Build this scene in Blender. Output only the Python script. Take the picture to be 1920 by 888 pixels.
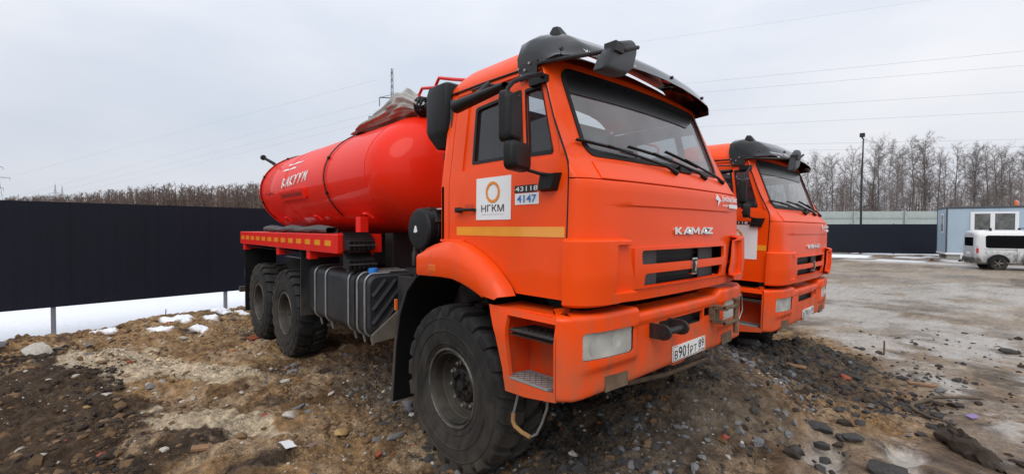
import bpy, bmesh, math, random
import numpy as np
from math import sin, cos, pi, radians
from mathutils import Vector, Matrix
random.seed(7); rng = np.random.default_rng(7)
S = bpy.context.scene
for o in list(bpy.data.objects): bpy.data.objects.remove(o)
COL = S.collection

# ------------------------------------------------------------------ camera
CAM = Vector((2.7608, -3.1341, 1.7803)); YAW, PITCH, ROLL = 2.3948, -0.0192, 0.0025
_F = Vector((cos(YAW)*cos(PITCH), sin(YAW)*cos(PITCH), sin(PITCH)))
_R = Vector((sin(YAW), -cos(YAW), 0)); _U = _R.cross(_F)
R2 = _R*cos(ROLL)+_U*sin(ROLL); U2 = -_R*sin(ROLL)+_U*cos(ROLL)
cd = bpy.data.cameras.new('camera'); cam = bpy.data.objects.new('camera', cd); COL.objects.link(cam)
cam.matrix_world = Matrix(((R2.x, U2.x, -_F.x, CAM.x), (R2.y, U2.y, -_F.y, CAM.y), (R2.z, U2.z, -_F.z, CAM.z), (0, 0, 0, 1)))
cd.sensor_width = 36; cd.lens = 846.16/1920*36; cd.clip_start = .05; cd.clip_end = 3000
S.camera = cam
# ------------------------------------------------------------------ sky, sun, exposure
SUN_EL, SUN_AZ = radians(46), radians(-52)      # azimuth of the sun's direction in the xy plane, from +x
w = bpy.data.worlds.new('World'); S.world = w; w.use_nodes = True
nt = w.node_tree; nt.nodes.clear()
out = nt.nodes.new('ShaderNodeOutputWorld')
sky = nt.nodes.new('ShaderNodeTexSky'); sky.sky_type = 'NISHITA'; sky.sun_disc = False
sky.sun_elevation = SUN_EL; sky.sun_rotation = pi/2-SUN_AZ; sky.dust_density = 3
b1 = nt.nodes.new('ShaderNodeBackground'); b1.inputs['Strength'].default_value = .1
nt.links.new(sky.outputs[0], b1.inputs['Color'])
tc = nt.nodes.new('ShaderNodeTexCoord')
mp = nt.nodes.new('ShaderNodeMapping'); mp.inputs['Scale'].default_value = (1, 1, 2.6)
nz = nt.nodes.new('ShaderNodeTexNoise'); nz.inputs['Scale'].default_value = 1.25; nz.inputs['Detail'].default_value = 5; nz.inputs['Roughness'].default_value = .5
nt.links.new(tc.outputs['Generated'], mp.inputs[0]); nt.links.new(mp.outputs[0], nz.inputs['Vector'])
rp = nt.nodes.new('ShaderNodeValToRGB')
rp.color_ramp.elements[0].position = .3; rp.color_ramp.elements[0].color = (.66, .73, .85, 1)
rp.color_ramp.elements[1].position = .72; rp.color_ramp.elements[1].color = (1.0, 1.0, 1.03, 1)
nt.links.new(nz.outputs['Fac'], rp.inputs[0])
# an overcast dome is somewhat brighter overhead than at the horizon
sep = nt.nodes.new('ShaderNodeSeparateXYZ'); nt.links.new(tc.outputs['Generated'], sep.inputs[0])
mr = nt.nodes.new('ShaderNodeMapRange'); mr.inputs['From Min'].default_value = 0; mr.inputs['From Max'].default_value = 1
mr.inputs['To Min'].default_value = .84; mr.inputs['To Max'].default_value = 1.40
nt.links.new(sep.outputs['Z'], mr.inputs['Value'])
b2 = nt.nodes.new('ShaderNodeBackground'); nt.links.new(rp.outputs[0], b2.inputs['Color']); nt.links.new(mr.outputs[0], b2.inputs['Strength'])
mx = nt.nodes.new('ShaderNodeMixShader'); mx.inputs[0].default_value = .94
nt.links.new(b1.outputs[0], mx.inputs[1]); nt.links.new(b2.outputs[0], mx.inputs[2]); nt.links.new(mx.outputs[0], out.inputs[0])
sl = bpy.data.lights.new('sun', 'SUN'); sl.energy = 1.4; sl.angle = radians(40); sl.color = (1, .97, .92)
so = bpy.data.objects.new('sun', sl); COL.objects.link(so)
sd = Vector((cos(SUN_EL)*cos(SUN_AZ), cos(SUN_EL)*sin(SUN_AZ), sin(SUN_EL)))
so.rotation_euler = sd.to_track_quat('Z', 'Y').to_euler(); so.location = (0, 0, 60)
S.view_settings.view_transform = 'Standard'; S.view_settings.look = 'None'; S.view_settings.exposure = 0; S.view_settings.gamma = 1
S.view_settings.use_curve_mapping = False
S.render.engine = 'CYCLES'
S.cycles.max_bounces = 8; S.cycles.transparent_max_bounces = 16

# ------------------------------------------------------------------ helpers
def tag(o, label=None, cat=None, group=None, kind=None):
    if label: o['label'] = label
    if cat: o['category'] = cat
    if group: o['group'] = group
    if kind: o['kind'] = kind
    return o
def empty(name, loc=(0, 0, 0), rz=0, parent=None):
    o = bpy.data.objects.new(name, None); COL.objects.link(o); o.location = loc; o.rotation_euler = (0, 0, rz)
    o.empty_display_size = .2; o.parent = parent
    return o
def link(name, me, parent=None, loc=None):
    o = bpy.data.objects.new(name, me); COL.objects.link(o); o.parent = parent
    if loc is not None: o.location = loc
    return o
def finish(me, smooth=35):
    if smooth:
        for p in me.polygons: p.use_smooth = True
        me.set_sharp_from_angle(angle=radians(smooth))
    ei = np.zeros(len(me.loops), np.int32); me.loops.foreach_get('edge_index', ei); bc_ = np.bincount(ei, minlength=len(me.edges))
    for i in np.nonzero(bc_ < 2)[0]: me.edges[int(i)].use_edge_sharp = True
class MB:
    def __init__(s): s.v = []; s.f = []
    def add(s, vs, fs):
        n = len(s.v); s.v += [tuple(p) for p in vs]; s.f += [tuple(i+n for i in f) for f in fs]; return s
    def box(s, x0, x1, y0, y1, z0, z1, M=None):
        vs = [(x, y, z) for z in (z0, z1) for y in (y0, y1) for x in (x0, x1)]
        if M: vs = [M @ Vector(p) for p in vs]
        return s.add(vs, [(0, 2, 3, 1), (4, 5, 7, 6), (0, 1, 5, 4), (2, 6, 7, 3), (0, 4, 6, 2), (1, 3, 7, 5)])
    def tube(s, path, r, n=8, cap=True):
        P = [Vector(p) for p in path]; k = len(P); rr = r if isinstance(r, (list, tuple)) else [r]*k
        up = None; vs = []
        for i in range(k):
            d = (P[min(i+1, k-1)]-P[max(i-1, 0)]).normalized()
            if up is None: up = Vector((0, 0, 1)) if abs(d.z) < .9 else Vector((1, 0, 0))
            a = d.cross(up).normalized(); up = a.cross(d).normalized()
            for j in range(n):
                t = 2*pi*j/n; vs.append(P[i]+a*cos(t)*rr[i]+up*sin(t)*rr[i])
        fs = [(i*n+j, i*n+(j+1) % n, (i+1)*n+(j+1) % n, (i+1)*n+j) for i in range(k-1) for j in range(n)]
        if cap: fs += [tuple(range(n-1, -1, -1)), tuple((k-1)*n+j for j in range(n))]
        return s.add(vs, fs)
    def lathe(s, prof, n=32, axis='y', o=(0, 0, 0), cap=False):
        # prof: (radius, along axis)
        vs = []
        for r, h in prof:
            for j in range(n):
                t = 2*pi*j/n; a, b = r*cos(t), r*sin(t)
                p = {'y': (a, h, b), 'x': (h, a, b), 'z': (a, b, h)}[axis]
                vs.append((p[0]+o[0], p[1]+o[1], p[2]+o[2]))
        k = len(prof)
        fs = [(i*n+j, (i+1)*n+j, (i+1)*n+(j+1) % n, i*n+(j+1) % n) for i in range(k-1) for j in range(n)]
        if cap: fs += [tuple(range(n)), tuple((k-1)*n+j for j in range(n-1, -1, -1))]
        return s.add(vs, fs)
    def grid(s, rows, closed=False):
        m = len(rows[0]); vs = [p for r in rows for p in r]; fs = []
        for i in range(len(rows)-1):
            for j in range(m if closed else m-1):
                j2 = (j+1) % m; fs.append((i*m+j, i*m+j2, (i+1)*m+j2, (i+1)*m+j))
        return s.add(vs, fs)
    def prism(s, poly, fn, a, b):
        # poly 2D extruded between parameters a and b through fn(u, v, w)
        n = len(poly); vs = [fn(u, v, a) for u, v in poly]+[fn(u, v, b) for u, v in poly]
        return s.add(vs, [tuple(range(n-1, -1, -1)), tuple(range(n, 2*n))]+[(i, (i+1) % n, n+(i+1) % n, n+i) for i in range(n)])
    def mesh(s, name, m, smooth=35, fixn=True):
        me = bpy.data.meshes.new(name); me.from_pydata([tuple(p) for p in s.v], [], s.f)
        if fixn:
            bm = bmesh.new(); bm.from_mesh(me); bmesh.ops.recalc_face_normals(bm, faces=bm.faces); bm.to_mesh(me); bm.free()
        if m: me.materials.append(m)
        finish(me, smooth); return me
    def build(s, name, m, parent=None, smooth=35, bevel=0, seg=2, solid=0, subs=0, fixn=True, loc=None):
        o = link(name, s.mesh(name, m, smooth, fixn), parent, loc)
        if solid:
            md = o.modifiers.new('s', 'SOLIDIFY'); md.thickness = solid; md.offset = 0; md.use_even_offset = True
        if subs:
            md = o.modifiers.new('u', 'SUBSURF'); md.levels = md.render_levels = subs
        if bevel:
            md = o.modifiers.new('b', 'BEVEL'); md.width = bevel; md.segments = seg; md.limit_method = 'ANGLE'; md.angle_limit = radians(35); md.harden_normals = True
        return o
def rrect(x0, x1, y0, y1, r, n=4):
    pts = []
    for cx, cy, a in ((x1-r, y0+r, -pi/2), (x1-r, y1-r, 0), (x0+r, y1-r, pi/2), (x0+r, y0+r, pi)):
        for i in range(n+1): t = a+pi/2*i/n; pts.append((cx+r*cos(t), cy+r*sin(t)))
    return pts
def panel(name, m, parent, outline, holes, fn, thick, us=(), vs=(), smooth=40, outward=None, bevel=0):
    """flat outline with holes in (u,v), cut along us / vs lines, bent through fn(u,v)->xyz, given thickness inwards"""
    bm = bmesh.new(); es = []
    for lp in [outline]+list(holes):
        vv = [bm.verts.new((p[0], p[1], 0)) for p in lp]
        es += [bm.edges.new((vv[i], vv[(i+1) % len(vv)])) for i in range(len(vv))]
    bmesh.ops.triangle_fill(bm, use_beauty=True, use_dissolve=False, edges=es, normal=(0, 0, 1))
    for k, ls in ((0, us), (1, vs)):
        for c in ls:
            co = (c, 0, 0) if k == 0 else (0, c, 0); no = (1, 0, 0) if k == 0 else (0, 1, 0)
            bmesh.ops.bisect_plane(bm, geom=bm.verts[:]+bm.edges[:]+bm.faces[:], plane_co=co, plane_no=no, dist=1e-5)
    bmesh.ops.recalc_face_normals(bm, faces=bm.faces)
    for v in bm.verts: v.co = fn(v.co.x, v.co.y)
    bm.normal_update()
    if outward is not None:
        s = sum(f.normal.dot(Vector(outward))*f.calc_area() for f in bm.faces)
        if s < 0: bmesh.ops.reverse_faces(bm, faces=bm.faces)
    me = bpy.data.meshes.new(name); bm.to_mesh(me); bm.free(); me.materials.append(m); finish(me, smooth)
    o = link(name, me, parent)
    if thick:
        md = o.modifiers.new('s', 'SOLIDIFY'); md.thickness = thick; md.offset = -1; md.use_even_offset = False
    if bevel:
        md = o.modifiers.new('b', 'BEVEL'); md.width = bevel; md.segments = 2; md.limit_method = 'ANGLE'; md.angle_limit = radians(50)
    return o
def lin(a, b, n): return [a+(b-a)*i/(n-1) for i in range(n)]
def interp(x, xs, ys): return float(np.interp(x, xs, ys))
def sst(a, b, x):
    t = np.clip((x-a)/(b-a), 0, 1); return t*t*(3-2*t)
def text_mesh(body, size, bold=0., res=3, width=1., shear=0.):
    cu = bpy.data.curves.new('t', 'FONT'); cu.body = body; cu.size = 1; cu.offset = bold; cu.resolution_u = res; cu.shear = shear
    o = bpy.data.objects.new('t', cu); COL.objects.link(o)
    dg = bpy.context.evaluated_depsgraph_get(); dg.update()
    me = bpy.data.meshes.new_from_object(o.evaluated_get(dg))
    V = np.array([v.co[:2] for v in me.vertices]); Fc = [tuple(p.vertices) for p in me.polygons]
    bpy.data.objects.remove(o); bpy.data.curves.remove(cu); bpy.data.meshes.remove(me)
    return V, Fc
def text(name, body, u0, u1, v0, v1, fn, m, parent, bold=0., shear=0., thick=.0):
    """a line of lettering stretched to the box u0..u1, v0..v1 and laid on fn(u,v)"""
    V, Fc = text_mesh(body, 1, bold, shear=shear)
    lo, hi = V.min(0), V.max(0); V = (V-lo)/(hi-lo)
    P = [fn(u0+(u1-u0)*a, v0+(v1-v0)*b) for a, b in V]
    o = MB().add(P, Fc).build(name, m, parent, smooth=0, fixn=False)
    if thick:
        md = o.modifiers.new('s', 'SOLIDIFY'); md.thickness = thick; md.offset = 0
    return o
# numpy value noise
def vnoise(x, y, seed=0):
    xi = np.floor(x).astype(np.int64); yi = np.floor(y).astype(np.int64); fx = x-xi; fy = y-yi
    def h(a, b):
        n = (a*374761393+b*668265263+seed*1442695041) & 0xffffffff
        n = ((n ^ (n >> 13))*1274126177) & 0xffffffff
        return ((n ^ (n >> 16)) & 0xffff)/65535.
    ux = fx*fx*fx*(fx*(fx*6-15)+10); uy = fy*fy*fy*(fy*(fy*6-15)+10)
    return (h(xi, yi)*(1-ux)+h(xi+1, yi)*ux)*(1-uy)+(h(xi, yi+1)*(1-ux)+h(xi+1, yi+1)*ux)*uy
def fbm(x, y, sc, octv=4, seed=0, gain=.5):
    a = 1.; s = 0.; t = 0.; x = np.asarray(x, float)*sc; y = np.asarray(y, float)*sc
    for i in range(octv):
        c, d = cos(.6+i), sin(.6+i)
        s = s+a*vnoise(x*c-y*d+17.3*i, x*d+y*c+9.1*i, seed+i); t += a; a *= gain; x = x*2.03; y = y*2.03
    return s/t
def far(depth, lat, z=0):       # plan coordinates of the far surroundings: metres ahead of / to the right of the viewpoint
    f = Vector((cos(YAW), sin(YAW), 0)); r = Vector((sin(YAW), -cos(YAW), 0))
    p = Vector((CAM.x, CAM.y, 0))+f*depth+r*lat; return Vector((p.x, p.y, z))

# ------------------------------------------------------------------ materials
MATS = {}
def mat(name, col, rough=.5, metal=0., var=.12, vscale=6., bump=0., bscale=40., coat=0., dust=None, spec=.5, detail=6):
    m = bpy.data.materials.new(name); m.use_nodes = True; N = m.node_tree; p = N.nodes['Principled BSDF']; MATS[name] = m
    p.inputs['Roughness'].default_value = rough; p.inputs['Metallic'].default_value = metal
    p.inputs['Coat Weight'].default_value = coat; p.inputs['Coat Roughness'].default_value = .06; p.inputs['Specular IOR Level'].default_value = spec
    tcd = N.nodes.new('ShaderNodeTexCoord')
    n1 = N.nodes.new('ShaderNodeTexNoise'); n1.inputs['Scale'].default_value = vscale; n1.inputs['Detail'].default_value = detail; n1.inputs['Roughness'].default_value = .62
    N.links.new(tcd.outputs['Object'], n1.inputs['Vector'])
    r = N.nodes.new('ShaderNodeValToRGB'); r.color_ramp.elements[0].position = .3; r.color_ramp.elements[1].position = .72
    r.color_ramp.elements[0].color = tuple(c*(1-var) for c in col)+(1,); r.color_ramp.elements[1].color = tuple(min(c*(1+var), .95) for c in col)+(1,)
    N.links.new(n1.outputs['Fac'], r.inputs[0]); colout = r.outputs[0]
    if dust:            # dried road dirt: (colour, amount, height below which it gathers, height where it stops)
        dc, amt, z0, z1 = dust
        n2 = N.nodes.new('ShaderNodeTexNoise'); n2.inputs['Scale'].default_value = 3.2; n2.inputs['Detail'].default_value = 9; n2.inputs['Roughness'].default_value = .68
        ms = N.nodes.new('ShaderNodeMapping'); ms.inputs['Scale'].default_value = (1.6, 1.6, .7)
        N.links.new(tcd.outputs['Object'], ms.inputs[0]); N.links.new(ms.outputs[0], n2.inputs['Vector'])
        sp = N.nodes.new('ShaderNodeSeparateXYZ'); N.links.new(tcd.outputs['Object'], sp.inputs[0])
        hr = N.nodes.new('ShaderNodeMapRange'); hr.inputs['From Min'].default_value = z0; hr.inputs['From Max'].default_value = z1
        hr.inputs['To Min'].default_value = .22; hr.inputs['To Max'].default_value = -.2; N.links.new(sp.outputs['Z'], hr.inputs['Value'])
        ad = N.nodes.new('ShaderNodeMath'); ad.operation = 'ADD'; N.links.new(n2.outputs['Fac'], ad.inputs[0]); N.links.new(hr.outputs[0], ad.inputs[1])
        cr = N.nodes.new('ShaderNodeMapRange'); cr.inputs['From Min'].default_value = .46; cr.inputs['From Max'].default_value = .8
        cr.inputs['To Min'].default_value = 0; cr.inputs['To Max'].default_value = amt; N.links.new(ad.outputs[0], cr.inputs['Value'])
        mc = N.nodes.new('ShaderNodeMix'); mc.data_type = 'RGBA'; N.links.new(cr.outputs[0], mc.inputs['Factor'])
        N.links.new(colout, mc.inputs['A']); mc.inputs['B'].default_value = tuple(dc)+(1,); colout = mc.outputs['Result']
        rr = N.nodes.new('ShaderNodeMapRange'); rr.inputs['To Min'].default_value = rough; rr.inputs['To Max'].default_value = min(rough+.5, .95)
        N.links.new(cr.outputs[0], rr.inputs['Value']); N.links.new(rr.outputs[0], p.inputs['Roughness'])
        cw = N.nodes.new('ShaderNodeMapRange'); cw.inputs['To Min'].default_value = coat; cw.inputs['To Max'].default_value = 0; cw.inputs['From Max'].default_value = .5
        N.links.new(cr.outputs[0], cw.inputs['Value']); N.links.new(cw.outputs[0], p.inputs['Coat Weight'])
    N.links.new(colout, p.inputs['Base Color'])
    if bump:
        n3 = N.nodes.new('ShaderNodeTexNoise'); n3.inputs['Scale'].default_value = bscale; n3.inputs['Detail'].default_value = 5
        N.links.new(tcd.outputs['Object'], n3.inputs['Vector'])
        bp = N.nodes.new('ShaderNodeBump'); bp.inputs['Strength'].default_value = bump; bp.inputs['Distance'].default_value = .01
        N.links.new(n3.outputs['Fac'], bp.inputs['Height']); N.links.new(bp.outputs[0], p.inputs['Normal'])
    return m
def glass(name, tint, refl_rough=.02, ior=1.45, dirt=.0, dcol=(.46, .46, .44)):
    m = bpy.data.materials.new(name); m.use_nodes = True; N = m.node_tree; N.nodes.clear(); MATS[name] = m
    o = N.nodes.new('ShaderNodeOutputMaterial'); t = N.nodes.new('ShaderNodeBsdfTransparent'); t.inputs[0].default_value = tuple(tint)+(1,)
    g = N.nodes.new('ShaderNodeBsdfGlossy'); g.inputs['Roughness'].default_value = refl_rough; g.inputs['Color'].default_value = (1, 1, 1, 1)
    f = N.nodes.new('ShaderNodeFresnel'); f.inputs['IOR'].default_value = ior
    x = N.nodes.new('ShaderNodeMixShader'); N.links.new(f.outputs[0], x.inputs[0]); N.links.new(t.outputs[0], x.inputs[1]); N.links.new(g.outputs[0], x.inputs[2])
    last = x.outputs[0]
    if dirt:  # noisy diffuse film: grime, and paleness put into the glass colour
        d = N.nodes.new('ShaderNodeBsdfDiffuse'); d.inputs[0].default_value = tuple(dcol)+(1,)
        n = N.nodes.new('ShaderNodeTexNoise'); n.inputs['Scale'].default_value = 3; n.inputs['Detail'].default_value = 8
        tcd = N.nodes.new('ShaderNodeTexCoord'); N.links.new(tcd.outputs['Object'], n.inputs['Vector'])
        mr_ = N.nodes.new('ShaderNodeMapRange'); mr_.inputs['From Min'].default_value = .3; mr_.inputs['From Max'].default_value = .8; mr_.inputs['To Min'].default_value = dirt*.4; mr_.inputs['To Max'].default_value = dirt*1.6
        N.links.new(n.outputs['Fac'], mr_.inputs['Value'])
        y = N.nodes.new('ShaderNodeMixShader'); N.links.new(mr_.outputs[0], y.inputs[0]); N.links.new(last, y.inputs[1]); N.links.new(d.outputs[0], y.inputs[2]); last = y.outputs[0]
    N.links.new(last, o.inputs[0]); return m
DUST = (.27, .125, .065)
ORANGE = mat('orange_paint', (.86, .070, .001), .42, var=.05, vscale=1.5, coat=.12, dust=(DUST, .8, .66, 1.75), bump=.02, bscale=8, spec=.28)
RED = mat('red_paint', (.80, .020, .003), .5, var=.05, vscale=1.2, coat=.24, dust=((.42, .07, .04), .25, 1.1, 2.9), spec=.15)
REDFRAME = mat('red_frame_paint', (.72, .014, .006), .42, var=.08, coat=.15, dust=(DUST, .25, .8, 1.7), spec=.3)
BLACKP = mat('black_plastic', (.0075, .0075, .0085), .5, var=.25, bump=.05, bscale=120, spec=.3)
DARKP = mat('dark_grey_plastic', (.016, .017, .019), .45, spec=.35, var=.2, dust=((.16, .13, .1), .35, .5, 1.8))
BLACKM = mat('black_metal', (.012, .011, .011), .55, var=.3, dust=((.14, .1, .07), .5, .4, 1.6))
VISOR = glass('smoked_acrylic', (.020, .014, .018), .06, 1.42, dirt=.006)
RUBBER = mat('tyre_rubber', (.013, .0125, .0125), .72, var=.4, vscale=5, bump=.15, bscale=60, dust=((.078, .066, .052), .8, -.65, .95), spec=.35)
RIMM = mat('rim_dirty_steel', (.034, .032, .029), .5, metal=.3, var=.55, vscale=9, bump=.1, bscale=40, dust=((.10, .083, .062), .55, -.3, .6))
HUBM = mat('hub_oily_black', (.013, .012, .011), .5, var=.4)
STEEL = mat('strap_steel', (.30, .30, .30), .4, metal=.6, var=.25)
CHROME = mat('chrome', (.72, .70, .66), .2, metal=1., var=.08)
TANKG = mat('fuel_tank_grey', (.024, .026, .031), .5, metal=.2, var=.3, vscale=4, dust=((.085, .072, .058), .55, .3, 1.4), bump=.04, spec=.4)
RUST = mat('rusty_iron', (.13, .085, .05), .8, var=.4, vscale=14, bump=.2, bscale=60)
WHITE = mat('white_sticker', (.78, .79, .80), .4, var=.03)
PLATEW = mat('plate_white', (.80, .80, .78), .35, var=.04)
INK = mat('black_ink', (.012, .012, .014), .5, var=.02)
INKG = mat('grey_ink', (.30, .30, .31), .5, var=.02)
BLUE = mat('blue_ink', (.05, .19, .55), .5, var=.05)
STOR = mat('sticker_orange', (.78, .24, .02), .45, var=.1)
REFL = mat('reflective_orange', (.85, .33, .02), .3, var=.08, coat=.5)
LAMP = mat('headlight_reflector', (.74, .74, .70), .3, metal=.1, var=.15, vscale=14)
LENS = glass('headlight_lens', (.92, .93, .90), .10, 1.5, dirt=.42, dcol=(.80, .80, .74))  # pale diffuse film whitens the lens
GLASSW = glass('windshield_glass', (.62, .66, .66), .02, 1.75, dirt=.22, dcol=(.44, .46, .46))  # film holds grime plus sky reflection put into the colour
GLASSD = glass('tinted_side_glass', (.42, .44, .47), .02, 1.5, dirt=.08, dcol=(.3, .32, .36))
STRIP = mat('tint_strip', (.010, .010, .011), .3, var=.2)
INTER = mat('cab_interior_grey', (.055, .055, .058), .8, var=.2)
SEAT = mat('seat_fabric', (.03, .03, .034), .9, var=.2, bump=.1)
CANVAS = mat('grey_canvas', (.37, .365, .345), .9, var=.18, vscale=7, bump=.25, bscale=25)
HOSE = mat('hose_fabric', (.075, .075, .078), .85, var=.3, vscale=10, bump=.2, bscale=30)
AMBER = mat('amber_lens', (.75, .13, .01), .25, var=.1, coat=.5)
CAPB = mat('blue_cap', (.02, .20, .62), .4, var=.1)
CABLE = mat('steel_cable', (.24, .24, .24), .45, metal=.5, var=.2)
TAPE = mat('ochre_tape', (.30, .165, .06), .8, var=.25)

# ------------------------------------------------------------------ terrain
def terrain(x, y):
    x = np.asarray(x, float); y = np.asarray(y, float)
    xb = np.interp(y, [-6, -1, 1.0, 2.5, 3.6, 4.8, 6.0, 7.0], [2.6, 2.0, 1.55, 2.1, 2.25, 2.0, 1.2, .2])
    yard = sst(-.35, .45, x-xb+1.1*(fbm(x, y, .8, 4, 3)-.5))
    yard = np.maximum(yard, sst(6.3, 7.3, y+1.3*(fbm(x, y, .5, 3, 5)-.5)))
    edge = -8.15+.5*np.sin(y*1.1)+.9*(fbm(x, y, .6, 3, 8)-.5)     # foot of the dirt towards the fence
    fld = sst(0, 1.1, edge-x)                                      # snowy ground by and beyond the fence
    fld = np.maximum(fld, sst(6.0, 9.0, -y-1.0)*0)
    z = -.19*sst(.9, 3.0, y)*(1-fld)-.36*fld
    rough = (1-yard)*(1-fld)
    big = fbm(x, y, .75, 4, 11)-.5; mid = fbm(x, y, 2.6, 4, 21)-.5; fine = fbm(x, y, 10., 4, 31, .6)-.5
    z = z+rough*(.22*big+.15*mid+.085*fine+.05*(fbm(x, y, 17., 2, 35)-.5))+(1-rough)*(.05*big+.02*mid+.010*fine)
    # heap of rubble pushed up before the bumpers
    z = z+.10*np.exp(-(((x-.9)/.9)**2+((y-2.0)/1.5)**2))*(.6+1.2*fbm(x, y, 2., 3, 41))
    hn = .75+.5*fbm(x, y, 1.8, 3, 43)
    z = z+.40*hn*np.exp(-((((x-.50)/.80)**2+((y-1.30)/.95)**2)**1.3))+.34*hn*np.exp(-((((x-.42)/.75)**2+((y-2.60)/.75)**2)**1.3))
    z = z+.30*hn*np.exp(-((((x-.75)/.75)**2+((y-4.1)/1.15)**2)**1.3))
    z = z+.16*np.exp(-(((x+7.2)/.9)**2+((y+1.7)/1.3)**2))
    # pressed tyre marks beside the truck
    u = (x+3.1)*.86+(y+2.5)*.5; v = -(x+3.1)*.5+(y+2.5)*.86
    tr = np.exp(-(v/.17)**4)*np.exp(-(u/1.1)**4)
    z = z*(1-.7*tr)+tr*(-.07+.012*np.sin(u*62+18*np.abs(v)))
    # ground packed under the wheels
    for wx, wy in [(a, b) for a in (0, -3.978, -5.314) for b in (-1.02, 1.02)]:
        g = np.exp(-(((x-wx)/.42)**2+((y-wy)/.34)**2)**2); z = z*(1-g)+g*.0
        ring = np.exp(-((np.sqrt(((x-wx)/.55)**2+((y-wy)/.42)**2)-1.05)/.25)**2); z = z+.03*ring
    for wx, wy in [(-.18, 2.66), (-.18, 4.70)]:
        g = np.exp(-(((x-wx)/.42)**2+((y-wy)/.34)**2)**2); z = z*(1-g)+g*-.19
    return z, yard, fld
def axis_lines(lo, hi, d, far_, k=1.055):
    a = list(np.arange(lo, hi+1e-6, d)); s = d; p = a[-1]
    while p < far_[1]: s *= k; p += s; a.append(p)
    s = d; p = a[0]; pre = []
    while p > far_[0]: s *= k; p -= s; pre.append(p)
    return np.array(pre[::-1]+a)
GX = axis_lines(-9.0, 3.4, .024, (-900, 900)); GY = axis_lines(-4.5, 6.2, .024, (-900, 1100))
XX, YY = np.meshgrid(GX, GY, indexing='ij')
ZZ, YARD, FLD = terrain(XX, YY)
def blob(x, y, cx, cy, a, b, ang=0, k=.7, seed=50, soft=0.):
    c, s = cos(ang), sin(ang); u = (x-cx)*c+(y-cy)*s; v = -(x-cx)*s+(y-cy)*c
    d = np.sqrt((u/a)**2+(v/b)**2)+k*(fbm(x, y, 2.2/max(min(a, b), .15)**.5, 4, seed)-.5)*1.6
    return sst(1.05+soft, .8-soft, d)
def ground_colours(x, y, yard, fld):
    n1 = fbm(x, y, .9, 5, 61); n2 = fbm(x, y, 3.2, 5, 62); n3 = fbm(x, y, 13., 4, 63); n4 = fbm(x, y, .35, 4, 64)
    def mixc(c, col, f): return c*(1-f[..., None])+np.array(col)*f[..., None]
    c = np.zeros(x.shape+(3,))+np.array((.285, .172, .080))
    c = mixc(c, (.135, .075, .033), sst(.47, .64, n1))
    c = mixc(c, (.37, .262, .16), sst(.48, .68, n2)*.8)
    c = mixc(c, (.065, .044, .028), sst(.60, .76, fbm(x, y, 1.7, 5, 66)))
    c = mixc(c, (.30, .22, .14), sst(.62, .8, n3)*.6)
    dark = blob(x, y, -3.6, -3.55, 2.9, .75, .12, .8, 71)                        # damp black soil, near left
    c = mixc(c, (.046, .029, .017), np.clip(dark, 0, 1)*.88)
    heap = sst(.9, .35, np.sqrt(((x-.7)/1.6)**2+((y-.6)/2.2)**2)+.8*(n1-.5))     # grey rubble by the front wheel
    c = mixc(c, (.062, .056, .050), heap*.75)
    heap2 = sst(1.05, .45, np.sqrt(((x-.9)/1.35)**2+((y-4.0)/2.0)**2)+.9*(n1-.5)); c = mixc(c, (.070, .052, .038), heap2*.8)
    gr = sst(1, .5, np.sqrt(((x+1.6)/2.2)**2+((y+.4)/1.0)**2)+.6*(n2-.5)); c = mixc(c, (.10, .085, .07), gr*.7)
    for cx, cy, a, b, g, sd_ in ((-5.0, -2.85, 1.3, .45, .25, 73), (-4.0, -2.3, .9, .3, .6, 79), (-2.05, -2.42, .8, .2, .5, 74), (-3.6, -2.2, .8, .12, .9, 75), (-1.3, -3.1, .5, .13, .3, 76), (-5.9, -3.35, .5, .16, 0, 78)):
        c = mixc(c, (.52, .42, .29), blob(x, y, cx, cy, a, b, g, .9, sd_)*(.75+.25*n3)*.95)
    # the yard: trodden slush, wet mud, ice
    str_ = fbm(x*.35+y*.25, y*.9-x*.9, 1.1, 5, 81)
    yc = np.zeros(x.shape+(3,))+np.array((.27, .19, .115))
    yc = mixc(yc, (.14, .092, .052), sst(.50, .66, n1)); yc = mixc(yc, (.42, .345, .255), sst(.46, .66, str_)*.8)
    yc = mixc(yc, (.055, .045, .035), sst(.54, .70, n2)*.6); yc = mixc(yc, (.36, .32, .27), sst(.60, .75, fbm(x, y, 5., 5, 83, .65))*.5); yc = yc*(.7+.6*fbm(x, y, 8., 4, 84, .7))[..., None]
    yc = yc*np.array((.76, .75, .76)); farm = sst(7, 14, y); yc = mixc(yc, (.40, .34, .27), farm*.55*sst(.35, .6, n4)); yc = mixc(yc, (.16, .115, .075), farm*.6*sst(.5, .64, str_))
    ice = np.zeros(x.shape)
    for cx, cy, a, b, g, sd_ in ((2.4, 7.7, .75, 1.15, .1, 91), (.5, 9.6, 1.6, 1.7, .2, 92), (2.3, 4.9, .16, .5, .2, 93), (2.85, 3.5, .12, .34, .1, 94), (1.85, 1.0, .16, .42, .3, 95), (2.25, 1.6, .14, .32, .2, 96), (3.4, 5.4, .3, .9, 0, 97), (1.2, 6.6, .5, .8, 0, 98), (2.1, 2.75, .07, .4, .5, 99), (-1, 14, 3, 2.5, 0, 100), (4, 17, 3, 3, 0, 101)):
        ice = np.maximum(ice, blob(x, y, cx, cy, a, b, g, 1.5, sd_, .35)*(.55+.45*n2/.5).clip(0, 1))
    ice = ice*yard
    c = c*(1-yard[..., None])+yc*yard[..., None]
    c = mixc(c, (.43, .395, .35), ice*.8)
    snow = fld*sst(.30, .42, fbm(x, y, .8, 4, 111)+.4*sst(.6, 1., fld))
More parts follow.
